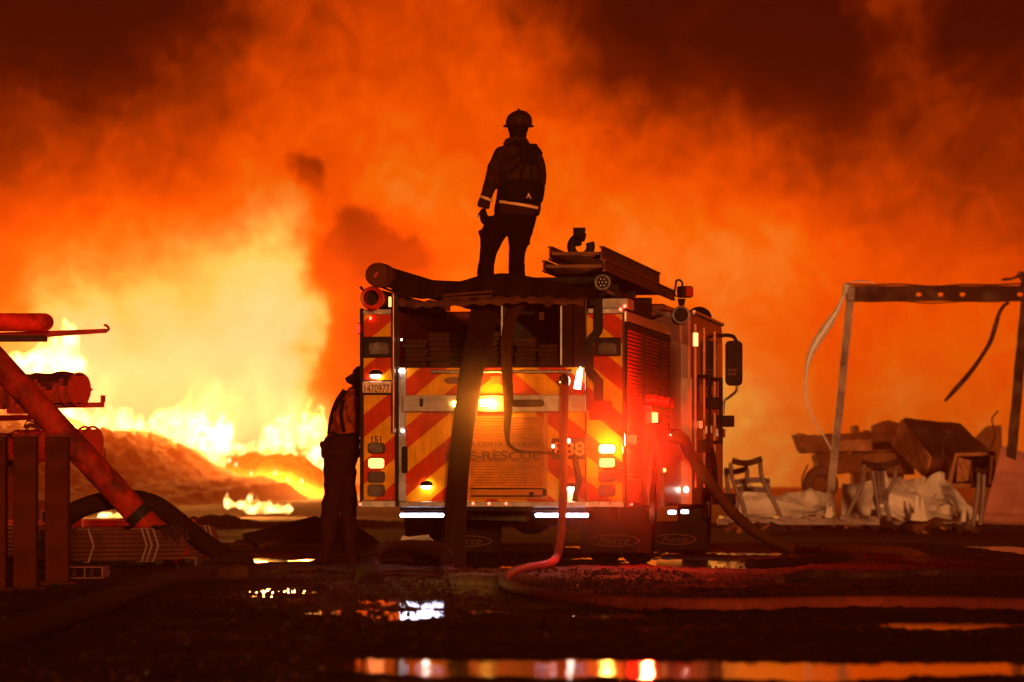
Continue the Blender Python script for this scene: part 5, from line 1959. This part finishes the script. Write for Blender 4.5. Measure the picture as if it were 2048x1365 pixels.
def arm(px1, y0a, y1a, y0b, y1b, Y, th=.09):
    a0, a1, b0, b1 = RW(-40, y0a, Y), RW(-40, y1a, Y), RW(px1, y0b, Y), RW(px1, y1b, Y)
    mb = MB().prism([(a1.x, a1.z), (b1.x, b1.z), (b0.x, b0.z), (a0.x, a0.z)], a0.y - th / 2, a0.y + th / 2)
    return obj('arm', mb, M_RACK, rk, bevel=.004)


ar = arm(214, 667, 684, 658, 666, YR - .6)
obj('arm_hook', MB().tube(spline([RW(213, 662, YR - .6), RW(217.5, 659, YR - .6), RW(215, 653, YR - .6), RW(208, 650, YR - .6)]), .014, 8), M_RACK, ar, True)
obj('arm_sleeve', MB().b(RW(-40, 680, YR - .7).x, RW(91, 680, YR - .7).x, -.76, -.5, RW(0, 683, YR - .7).z, RW(0, 671, YR - .7).z), M_DARK, ar)
for (px1, ya, yb, Y, sx) in ((208, 814, 809, YR - .5, 206), (70, 838, 834, YR + 1.8, 66), (211, 921, 915, YR + 1.0, 206)):
    ar = arm(px1, ya - 6, ya + 6, yb - 4, yb + 6, Y, .10)
    p = RW(sx, yb - 4, Y)
    obj('arm_stop', MB().b(p.x - .022, p.x + .022, p.y - .05, p.y + .05, p.z, p.z + .075), M_RACK, ar)
# short clamp hardware on the middle arm
obj('arm_clamp', MB().box(RW(35, 822, YR - .62), (.22, .12, .06)).box(RW(25, 808, YR - .62), (.05, .1, .16)), M_RACK, rk)


def bundle(label, px0, px1, pyc, Y, r, rows, seed, wrap=None, straps=(), dirx=(1, 0, 0), L=None, m=M_TUBE, col=None):
    """Hexagonal bundle of thin tubes with its right end at px1; every tube a part."""
    rnd = random.Random(seed)
    e = W(px1, pyc, Y)
    ax = Vector(dirx).normalized()
    Lw = L or (px1 - px0) / F * Y
    t = thing('pipe_bundle', label, 'pipe bundle', tuple(e), 0, 'bundles of thin pipe')
    rt = r / (2 * rows - 1) * 1.0
    side = Vector((0, 0, 1)).cross(ax).normalized()
    upv = ax.cross(side)
    me = MB().cyl(-ax * Lw, (0, 0, 0), rt * .97, n=10, cap=False).mesh('pipe', True)
    me.materials.append(m)
    k = rows - 1
    for q in range(-k, k + 1):
        for s in range(max(-k, -q - k), min(k, -q + k) + 1):
            x, y = 2 * rt * (q + s / 2), 2 * rt * s * .866
            if rows > 4 and math.hypot(x, y) > r - rt * .4:
                continue
            link('pipe', me, None, t, side * x + upv * y + ax * rnd.uniform(-.02, .015))
    for f in straps:
        p = -ax * Lw * f
        ring = MB()
        ng = 6 if rows < 5 else 20
        pts = [p + (side * math.cos(R(360 / ng * i)) + upv * math.sin(R(360 / ng * i))) * (r + rt * (.35 if rows < 5 else .5)) for i in range(ng + 1)]
        ring.tube(pts, .010 if rows < 5 else .014, 6, False)
        obj('strap', ring, M_STRAP if rows < 5 else M_RACK, t)
    if wrap:
        f0, f1 = wrap
        w = MB()
        n = 26
        vs = []
        for i in range(9):
            for j in range(n):
                a_ = 2 * math.pi * j / n
                rr = r * 1.12 * (1 + .05 * math.sin(a_ * 3 + i) + rnd.uniform(-.04, .05))
                vs.append(-ax * Lw * (f0 + (f1 - f0) * i / 8) + side * rr * math.cos(a_) + upv * rr * math.sin(a_))
        w.add(vs, [(i * n + j, i * n + (j + 1) % n, (i + 1) * n + (j + 1) % n, (i + 1) * n + j) for i in range(8) for j in range(n) if math.sin(2 * math.pi * (j + .5) / n) > .35 + .3 * math.sin(i * 1.4)])
        o = obj('burnt_wrap', w, M_WRAP, t)
        sd = o.modifiers.new('thick', 'SOLIDIFY')
        sd.thickness = .012
    return t


AX = (.80, -.60, 0)
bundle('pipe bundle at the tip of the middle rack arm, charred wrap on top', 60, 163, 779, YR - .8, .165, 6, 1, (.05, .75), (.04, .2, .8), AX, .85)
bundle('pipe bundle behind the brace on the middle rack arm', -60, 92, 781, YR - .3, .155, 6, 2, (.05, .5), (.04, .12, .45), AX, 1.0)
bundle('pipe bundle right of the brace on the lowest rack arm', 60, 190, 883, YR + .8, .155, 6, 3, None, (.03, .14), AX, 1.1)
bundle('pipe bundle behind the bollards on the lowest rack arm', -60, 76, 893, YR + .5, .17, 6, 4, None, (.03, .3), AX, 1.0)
# long stock on the ground
bundle('strapped pipe bundle on the ground beside the right bollard, wrapped at its end', 0, 352, 1090, 37.5, .155, 4, 5, (-.02, .17), (.22, .27, .31, .72), (.78, .62, 0), 1.35, M_TUBE_D)
bundle('pipe bundle on the ground under the arching hose, red ends showing', 0, 424, 1080, 41.5, .15, 4, 6, None, (.05, .08, .6), (.85, .52, 0), 1.5, M_TUBE_D)
bundle('pipe bundle on the ground farthest behind, almost hidden by the others', 0, 392, 1062, 44.5, .14, 4, 7, None, (.1, .5), (.985, .17, 0), 2.4, M_TUBE_D)
bundle('low pipe bundle behind the two bollards near the photo edge', -80, 110, 1082, 39.8, .16, 4, 8, None, (.2,), (.985, .1, 0), 1.4, M_TUBE_D)
# red round bar lying on the top arm
p0, p1 = W(-60, 645, YR - .9), W(88, 645, YR - .9)
tag(obj('red_cylinder', MB().cyl(p0, p1, .098, n=24).ell(tuple(p1), (.105, .098, .098), 20, 12), M_PIPE_REDLIT, None, True), 'red round-ended cylinder lying on the topmost rack arm', 'cylinder')

# open channel sections used as bearers


def channel(label, px0, px1, py0, py1, Y, div):
    a, b = W(px0, py1, Y), W(px1, py0, Y)
    t = thing('bearer', label, 'bearer', (a.x, Y, a.z), 0, 'channel bearers under the pipe')
    w, h, th = b.x - a.x, b.z - a.z, .010
    mb = MB().b(0, w, -.2, .4, 0, th).b(0, w, -.2, .4, h - th, h)
    obj('flange', mb, M_CHAN, t)
    mb = MB()
    for k in range(div + 1):
        x = (w - th) * k / div
        mb.b(x, x + th, -.2, .4, th + .0005, h - th - .0005)
    obj('web', mb, M_CHAN, t)


channel('open channel bearer on the ground beside the right bollard', 138, 210, 1133, 1157, 34.6, 2)
channel('open channel bearer under the red pipe ends', 358, 396, 1114, 1141, 38.6, 1)
channel('channel bearer standing behind the bollards', 86, 152, 1022, 1046, 43, 1)
# dark stack and plates behind the bollards
tag(obj('steel_plate', MB().box(W(20, 955, 47.5), (.18, .3, .6)), M_POST, None, bevel=.01), 'brown steel upright seen behind the bollards', 'steel plate')
tag(obj('skid', MB().b(W(-60, 1000, 45).x, W(135, 1000, 45).x, 44.4, 45.6, 0, .34).b(W(-60, 1000, 45).x, W(128, 1000, 45).x, 44.5, 45.5, .345, .62), M_WRAP, None, bevel=.01), 'dark low skid behind the bollards', 'skid')
tag(obj('wire_coil', MB().tube(spline([W(48, 856, YR), W(52, 846, YR), W(58, 842, YR), W(70, 847, YR), W(79, 857, YR)]), .010, 6).tube(spline([W(50, 857, YR), W(60, 851, YR), W(72, 854, YR), W(82, 858, YR)]), .025, 6), M_WRAP, None, True), 'small dark coil of wire on the bundle behind the bollards', 'wire')

# ================================================================== burnt yard at the right
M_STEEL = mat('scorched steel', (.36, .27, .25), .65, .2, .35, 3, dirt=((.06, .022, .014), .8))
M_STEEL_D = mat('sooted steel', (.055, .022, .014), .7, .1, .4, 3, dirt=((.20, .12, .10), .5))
M_ZINC = mat('grey zinc strip', (.62, .58, .60), .5, .3, .3, 6)
M_ASH = mat('ashen white panel', (.90, .78, .70), .75, 0, .15, 1.6, .5, 12, dirt=((.42, .22, .15), .4))
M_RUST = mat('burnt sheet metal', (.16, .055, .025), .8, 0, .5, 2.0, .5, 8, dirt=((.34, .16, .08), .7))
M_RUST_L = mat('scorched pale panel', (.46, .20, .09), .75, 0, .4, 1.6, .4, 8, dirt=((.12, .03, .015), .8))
M_PINK = mat('pink primer slab', (.52, .20, .15), .8, 0, .3, 1.2)
M_STAND = mat('grey stand steel', (.26, .19, .19), .55, .2, .3, 5, dirt=((.10, .04, .025), .6))

YG = 84.0
g0 = W(1667, 1062, YG)
gt = thing('burnt_gantry', 'burnt steel goalpost frame with a drilled beam and hanging strips', 'steel frame', (g0.x, YG, 0))
go_ = Vector((g0.x, YG, 0))


def GW(px, py, Y=YG):
    return W(px, py, Y) - go_


def bar(p, q, w, d, jag=0.0, seed=0, n=1):
    """Square bar between two points, slightly battered."""
    mb, rnd = MB(), random.Random(seed)
    p, q = Vector(p), Vector(q)
    t = (q - p).normalized()
    u = Vector((0, 1, 0))
    s = t.cross(u).normalized()
    vs = []
    for i in range(n + 1):
        c = p.lerp(q, i / n) + s * rnd.uniform(-jag, jag)
        k = 1 + rnd.uniform(-jag, jag) * 2
        for a, b in ((-1, -1), (1, -1), (1, 1), (-1, 1)):
            vs.append(c + s * a * w / 2 * k + u * b * d / 2)
    fs = [(4 * i + j, 4 * i + (j + 1) % 4, 4 * i + 4 + (j + 1) % 4, 4 * i + 4 + j) for i in range(n) for j in range(4)]
    fs += [(3, 2, 1, 0), tuple(4 * n + j for j in range(4))]
    return mb.add(vs, fs)


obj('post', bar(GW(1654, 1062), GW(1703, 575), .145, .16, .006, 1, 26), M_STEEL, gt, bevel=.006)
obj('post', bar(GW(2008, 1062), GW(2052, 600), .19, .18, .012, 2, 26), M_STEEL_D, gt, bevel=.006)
# beam: a channel whose web is pierced
za, zb2 = GW(1700, 603).z, GW(1700, 572).z
x0, x1 = GW(1692, 590).x, GW(2130, 590).x
holes = [GW(px, 592).x for px in (1837.5, 1881, 1925, 2040)]
hw, zc = .20, (za + zb2) / 2 - .02
web = MB()
xs_ = [x0]
for h in holes:
    xs_ += [h - hw, h + hw]
xs_.append(x1)
for i in range(0, len(xs_), 2):
    web.b(xs_[i], xs_[i + 1], -.012, .012, za, zb2)
for h in holes:
    n = 16
    rim = [(h - hw, za), (h, za), (h + hw, za), (h + hw, zc), (h + hw, zb2), (h, zb2), (h - hw, zb2), (h - hw, zc)]
    outer = []
    for i in range(8):
        a, b = rim[i], rim[(i + 1) % 8]
        outer += [a, ((a[0] + b[0]) / 2, (a[1] + b[1]) / 2)]
    inner = []
    for q in outer:
        ang = math.atan2(q[1] - zc, q[0] - h)
        inner.append((h + .056 * math.cos(ang), zc + .042 * math.sin(ang)))
    for y in (-.012, .012):
        web.add([(a, y, b) for a, b in outer] + [(a, y, b) for a, b in inner], [(i, (i + 1) % n, n + (i + 1) % n, n + i) for i in range(n)])
    web.add([(a, -.012, b) for a, b in inner] + [(a, .012, b) for a, b in inner], [(i, (i + 1) % n, n + (i + 1) % n, n + i) for i in range(n)])
beam = obj('beam', web, M_STEEL_D, gt)


def wavy_flange(z, up):
    def fn(u, v):
        x = x0 + (x1 - x0) * u
        return (x, -.10 + .20 * v, z + .015 * math.sin(x * 2.3) + .012 * math.sin(x * 5.1 + 1) + (.02 * abs(v - .5) * up))
    return MB().grid(fn, 60, 4, (0, 0, .016))


obj('flange', wavy_flange(zb2 + .002, 1), M_STEEL_D, beam)
obj('flange', wavy_flange(za - .018, 0), M_STEEL_D, beam)
obj('peeled_plate', MB().grid(lambda u, v: (GW(1698 + 52 * u, 0).x, -.09 + .16 * v, zb2 + .03 + .075 * math.sin(math.pi * u) ** .7 * (.6 + .4 * v)), 12, 3, (0, 0, .012)), M_ZINC, beam)
obj('corner_lump', MB().ell(GW(1693, 577), (.09, .08, .12), 9, 6).ell(GW(1689, 585), (.05, .05, .08), 8, 5), M_ASH, beam)


def ribbon(pts, ws, th, m, name, par, up=(1, 0, .3)):
    P = spline([GW(*p) for p in pts], 7)
    k = len(P)
    rr = list(np.interp(np.linspace(0, 1, k), np.linspace(0, 1, len(ws)), ws))
    return obj(name, MB().tube(P, rr, 8, True, th, up), m, par, True)


ribbon([(1690, 588), (1682, 604), (1676, 618), (1668, 632), (1656, 650), (1642, 670), (1630, 690), (1620, 712), (1614, 735), (1611, 770), (1613, 800), (1620, 825), (1634, 852), (1655, 885), (1664, 905)], [.035, .04, .05, .06, .085, .085, .08, .06, .04, .022, .018, .016, .014, .014, .012], .3, M_ZINC, 'hanging_strip', gt)
ribbon([(2018, 605), (2008, 612), (1998, 628), (1990, 655), (1980, 685), (1962, 715), (1946, 738), (1930, 758), (1910, 780), (1890, 803)], [.03, .035, .04, .05, .045, .04, .045, .05, .05, .03], .4, M_STEEL_D, 'hanging_strip', gt)
ribbon([(2003, 560), (2012, 559), (2022, 558), (2034, 554), (2040, 549), (2046, 553), (2052, 562), (2050, 574)], [.02, .03, .025, .03, .06, .09, .10, .10], .5, M_STEEL_D, 'curled_scrap', gt)

# ---- stands with cradle tops


def stand(label, Y, legs, saddle, base=None, r=.042):
    o = Vector((W(legs[0][0][0], 0, Y).x, Y, 0))
    t = thing('pipe_stand', label, 'stand', tuple(o), 0, 'grey steel cradle stands')
    for i, L in enumerate(legs):
        pts = spline([W(px, py, Y + dy) - o for px, py, dy in L], 6)
        obj('leg', MB().tube(pts, r, 10), M_STAND, t, True)
    for s in saddle:
        pts = spline([W(px, py, Y + dy) - o for px, py, dy in s], 5)
        obj('cradle', MB().tube(pts, .055, 10, True, .8, (0, 0, 1)), M_STEEL_D, t, True)
    for b in base or ():
        obj('base_bar', MB().tube([W(px, py, Y + dy) - o for px, py, dy in b], .05, 8), M_STAND, t, True)
    return t


stand('tall cradle stand nearest the engine, two bent legs under a curved top', 76, [[(1461, 926, 0), (1464, 955, 0), (1475, 985, 0), (1486, 1010, 0), (1492, 1044, 0)], [(1520, 925, 0), (1524, 955, 0), (1540, 990, 0), (1553, 1015, 0), (1562, 1040, 0)]], [[(1464, 921, 0), (1480, 926, 0), (1500, 926, 0), (1524, 918, 0)]], [[(1524, 962, 0), (1535, 962, .3), (1536, 982, .3)]])
stand('lower cradle stand half behind the tall one by the engine', 78, [[(1495, 940, 0), (1492, 965, 0), (1480, 990, 0), (1468, 1030, 0)], [(1452, 944, 0), (1456, 980, 0), (1462, 1036, 0)]], [[(1448, 941, 0), (1470, 944, 0), (1497, 937, 0)]], [[(1470, 965, 0), (1500, 961, .2), (1524, 960, .3)], [(1478, 978, 0), (1532, 980, .3)]])
stand('cradle stand in front of the pale sheets, four legs under a dark top', 78, [[(1728, 930, 0), (1726, 965, 0), (1712, 995, 0), (1692, 1036, 0)], [(1792, 934, 0), (1788, 962, 0), (1775, 985, 0), (1772, 1010, .2)], [(1745, 942, 0), (1752, 985, 0), (1760, 1046, 0)], [(1764, 942, 0), (1768, 990, .1), (1780, 1042, .1)], [(1756, 944, 0), (1762, 1008, .15)]], [[(1723, 924, 0), (1740, 930, 0), (1765, 932, 0), (1797, 924, 0)], [(1742, 936, 0), (1775, 936, 0)]])
stand('single-post stand farthest from the engine, short dark cap', 78, [[(1958, 945, 0), (1955, 990, 0), (1946, 1050, 0)], [(1968, 945, .2), (1966, 1000, .2), (1960, 1050, .2)]], [[(1951, 938, 0), (1960, 943, 0), (1974, 942, .1)]], [[(1770, 1048, 0), (1860, 1048, 0), (1950, 1050, 0)]])
# the long low sled they stand on
sl = MB()
for (a, b, dy) in ((1436, 1760, 0), (1440, 1740, 1.4)):
    sl.box((W((a + b) / 2, 1046, 75.5 + dy).x, 75.5 + dy, .14), ((b - a) / F * 76, .16, .12))
for px in (1450, 1500, 1560, 1620, 1680, 1735):
    sl.box((W(px, 1046, 76.2).x, 76.2, .20), (.14, 1.7, .08))
o = obj('sled', sl, M_STAND, None, bevel=.01)
tag(o, 'long low grey steel sled on the ground beside the engine', 'sled')

# ---- crumpled pale sheets
crumple('sheet_panel', 'crumpled ash-white sheet low beside the engine stands', 'sheet', [W(1478, 1040, 81), W(1672, 1042, 81), W(1668, 985, 82.5), W(1476, 994, 82.5)], M_ASH, .22, 11, 20, 9)
crumple('sheet_panel', 'smooth pale panel behind the four-legged stand', 'sheet', [W(1682, 1040, 80.5), W(1760, 1042, 80.5), W(1765, 962, 81.8), W(1684, 972, 81.8)], M_ASH, .05, 12, 9, 6)
crumple('sheet_panel', 'creased pale sheet peaking right of the four-legged stand', 'sheet', [W(1752, 1044, 80), W(1912, 1046, 80), W(1885, 957, 81.8), W(1760, 966, 81.8)], M_ASH, .28, 13, 18, 10)
crumple('sheet_panel', 'rust-stained pale sheet sliding down towards the single-post stand', 'sheet', [W(1898, 1046, 80.2), W(1962, 1046, 80.2), W(1930, 1000, 81), W(1884, 962, 81.6)], M_ASH, .12, 14, 8, 8)

# ---- wrecked truck and box behind the sheets
YW = 92.0


def WW(px, py, dy=0.0):
    return W(px, py, YW + dy)


o = WW(1700, 1000)
o.z = 0
wk = thing('wrecked_truck', 'burnt-out flatbed truck wreck behind the pale sheets', 'truck wreck', tuple(o))


def hull(front, depth, top_in=0.0):
    """Solid from an outline (px, py) at the wreck's distance, going back depth metres."""
    mb = MB()
    rnd = random.Random(int(front[0][0] + front[0][1]))
    jag = []
    for i in range(len(front)):
        (ax, ay), (bx_, by) = front[i], front[(i + 1) % len(front)]
        m_ = max(1, int(math.hypot(bx_ - ax, by - ay) / 9))
        for k in range(m_):
            jag.append((ax + (bx_ - ax) * k / m_ + (rnd.uniform(-2.6, 2.6) if k else 0), ay + (by - ay) * k / m_ + (rnd.uniform(-3, 2.4) if k else 0)))
    pts = [WW(*p) - o for p in jag]
    mb.prism([(p.x, p.z) for p in pts], 0, depth)
    return mb


obj('bed', hull([(1612, 905), (1800, 905), (1810, 868), (1700, 866), (1640, 872), (1596, 868)], 2.4), M_RUST, wk, bevel=.03)
obj('chassis', hull([(1640, 945), (1830, 950), (1825, 908), (1632, 908)], 1.6), M_RUST, wk, bevel=.03)
obj('side_board', hull([(1665, 905), (1745, 900), (1742, 878), (1668, 884)], -.06), M_RUST_L, wk)
obj('cab', hull([(1720, 905), (1808, 903), (1790, 880), (1735, 884)], 1.8), M_RUST, wk, bevel=.05)
for px, py, r_ in ((1641, 968, .38),):
    c = WW(px, py) - o
    h = obj('wheel', MB().torus((c.x, -.05 if px < 1660 else .8, c.z), (0, 1, 0), r_ * .72, r_ * .30, 24, 10), M_STEEL_D, wk, True)
    obj('rim', MB().cyl((c.x, .05, c.z), (c.x, .12, c.z), r_ * .5, n=16), M_RUST, h)
for k, (a, b) in enumerate((((1600, 868), (1590, 882)), ((1590, 884), (1604, 892)))):
    obj('torn_edge', MB().tube([WW(*a) - o, WW(*b) - o], .05, 6), M_RUST_L, wk)

# tilted burnt box: pale end, dark lid, front
A, B, Cc, Dd = WW(1806, 842), WW(1919, 853, 1.4), WW(1976, 906, -.6), WW(1864, 917, -1.6)
E1, F1, G1 = WW(1852, 958, -1.5), WW(1786, 892, 0), WW(1966, 962, -.6)
bx = thing('burnt_box', 'tilted burnt metal box with a dark lid on top of the wreckage', 'metal box', tuple(F1))
ob = F1


def slab(name, pts, m, th=.06, par=None, og=None, sub=10, amp=.03, seed=0):
    q = [Vector(p) - og for p in pts]
    n = (q[1] - q[0]).cross(q[3] - q[0]).normalized()

    def fn(u, v):
        p = q[0].lerp(q[1], u).lerp(q[3].lerp(q[2], u), v)
        return tuple(p + n * amp * (math.sin(u * 7 + seed) * math.sin(v * 5 + seed * 2) + .4 * math.sin(u * 17 + v * 13)))
    return obj(name, MB().grid(fn, sub, sub, tuple(n * th)), m, par)


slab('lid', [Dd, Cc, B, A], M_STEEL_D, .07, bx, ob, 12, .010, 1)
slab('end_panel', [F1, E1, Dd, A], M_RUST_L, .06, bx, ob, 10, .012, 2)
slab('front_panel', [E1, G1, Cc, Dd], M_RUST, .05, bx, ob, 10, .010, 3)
slab('back_panel', [F1 + Vector((1.1, 1.6, 0)), F1, A, B], M_RUST, .05, bx, ob, 6, .02, 4)
obj('lid_lip', MB().tube([Dd - ob, Cc - ob], .035, 6), M_STEEL_D, bx)

# blocks behind in the smoke
for px0, px1, py0, py1, dy, lab, s in ((1706, 1722, 846, 900, 5, 'small burnt post stump rising behind the wreck', 1), (1748, 1806, 840, 905, 4, 'square burnt block behind the tilted box', 2), (1722, 1746, 858, 905, 6, 'low burnt lump between the stump and the block', 3), (1956, 2006, 850, 930, 6, 'ragged burnt heap right of the tilted box, in the smoke', 4)):
    a, b = WW(px0, py1, dy), WW(px1, py0, dy)
    rnd = random.Random(s)
    prof = [(a.x, 0), (b.x, 0), (b.x + rnd.uniform(-.05, .05), b.z - rnd.uniform(0, .12)), ((a.x + b.x) / 2, b.z - rnd.uniform(0, .06)), (a.x + rnd.uniform(0, .08), b.z - rnd.uniform(.0, .14) - (.3 if s == 4 else 0))]
    tag(obj('debris_block', MB().prism(prof, a.y, a.y + 1.0), M_RUST, None, bevel=.03), lab, 'debris')
# cupboard-like frame lying at the right, and the pink slab beside it
Y3 = 86
fo = W(1905, 970, Y3)
fr = thing('metal_cabinet', 'open burnt metal cabinet between the tilted box and the pink slab', 'cabinet', tuple(fo))
a0, a1, b0, b1 = [W(*p, Y3) - fo for p in ((1898, 972), (1984, 972), (1990, 908), (1912, 910))]
th = .05
obj('frame', MB().tube([a0, b1, b0, a1, a0], .05, 6), M_RUST_L, fr)
slab('back_panel', [a0 + fo + Vector((0, .7, 0)), a1 + fo + Vector((0, .7, 0)), b0 + fo + Vector((0, .7, 0)), b1 + fo + Vector((0, .7, 0))], M_STEEL_D, .04, fr, fo, 6, .02, 5)
slab('roof', [b1 + fo, b0 + fo, b0 + fo + Vector((0, .7, .02)), b1 + fo + Vector((0, .7, .02))], M_RUST, .04, fr, fo, 6, .02, 6)
slab('torn_door', [W(1912, 965, Y3), W(1936, 962, Y3), W(1942, 922, Y3), W(1916, 915, Y3)], M_RUST_L, .03, fr, fo, 6, .05, 7)
obj('shelf', MB().tube([W(1940, 930, Y3) - fo, W(1945, 968, Y3) - fo], .03, 6), M_RUST, fr)
crumple('pink_slab', 'big pinkish slab leaning at the photo edge under the frame', 'slab', [W(1964, 1050, 83), W(2130, 1052, 83), W(2120, 935, 84.2), W(2002, 902, 84.2)], M_PINK, .08, 19, 16, 14, .08)
# jagged pale shards standing in the rubble, and bent rods
rnd = random.Random(11)
for k, (px, py, w_, h_, lab) in enumerate([(1662, 1040, 26, 60, 'pale torn shard between the low crumpled sheet and the smooth panel'), (1838, 1040, 34, 78, 'pale torn shard standing in the creased sheet'), (1640, 1038, 20, 46, 'small pale shard at the end of the low crumpled sheet'), (1930, 1046, 22, 52, 'pale shard left of the single-post stand'), (1560, 1040, 24, 40, 'low pale shard behind the tall stand')]):
    Yd = 79.4
    b_ = W(px, py, Yd)
    n = 9
    pr = []
    for i in range(n + 1):
        u = i / n
        pr.append((b_.x - w_ / F * Yd / 2 + u * w_ / F * Yd, max(.05, h_ / F * Yd * (.35 + .65 * rnd.random()) * math.sin(math.pi * (u * .8 + .15)))))
    pr = [(pr[0][0], -.02)] + pr + [(pr[-1][0], -.02)]
    tag(obj('shard', MB().prism(pr, b_.y, b_.y + .03), M_ASH), lab, 'shard')
for k, (pts, lab) in enumerate((([(1596, 1044), (1608, 1000), (1604, 960), (1616, 930)], 'thin bent rod sticking up left of the frame post'), ([(1868, 960), (1890, 930), (1884, 890), (1900, 862)], 'thin bent rod poking up beside the tilted box'), ([(1980, 900), (1990, 870), (1984, 840), (1996, 822)], 'thin bent wire rising from the ragged heap'))):
    tag(obj('bent_rod', MB().tube(spline([W(a, b, 88) for a, b in pts]), .018, 6), M_STEEL_D, None, True), lab, 'rod')
# small scrap strewn about
rnd = random.Random(5)
scrap = [(1600, 1046), (1655, 1050), (1700, 1049), (1738, 1052), (1790, 1056), (1850, 1058), (1905, 1058), (1570, 1052), (1530, 1055), (1488, 1058)]
words = ['by the sled end', 'under the beam post', 'in front of the smooth panel', 'by the four-legged stand', 'right of the four-legged stand', 'below the creased sheet', 'by the single-post stand', 'on the sled middle', 'under the tall stand', 'nearest the front wheel']
for (px, py), w in zip(scrap, words):
    g = G(px, py + 6)
    mb = MB()
    for k in range(5):
        mb.box((rnd.uniform(-.3, .3), rnd.uniform(-.2, .2), rnd.uniform(.02, .10)), (rnd.uniform(.08, .4), rnd.uniform(.06, .3), rnd.uniform(.03, .12)), (rnd.uniform(-.5, .5), rnd.uniform(-.5, .5), rnd.uniform(0, 3)))
    o = obj('scrap', mb, rnd.choice((M_RUST, M_STEEL_D, M_BERM)), None)
    o.location = g
    o['kind'] = 'stuff'
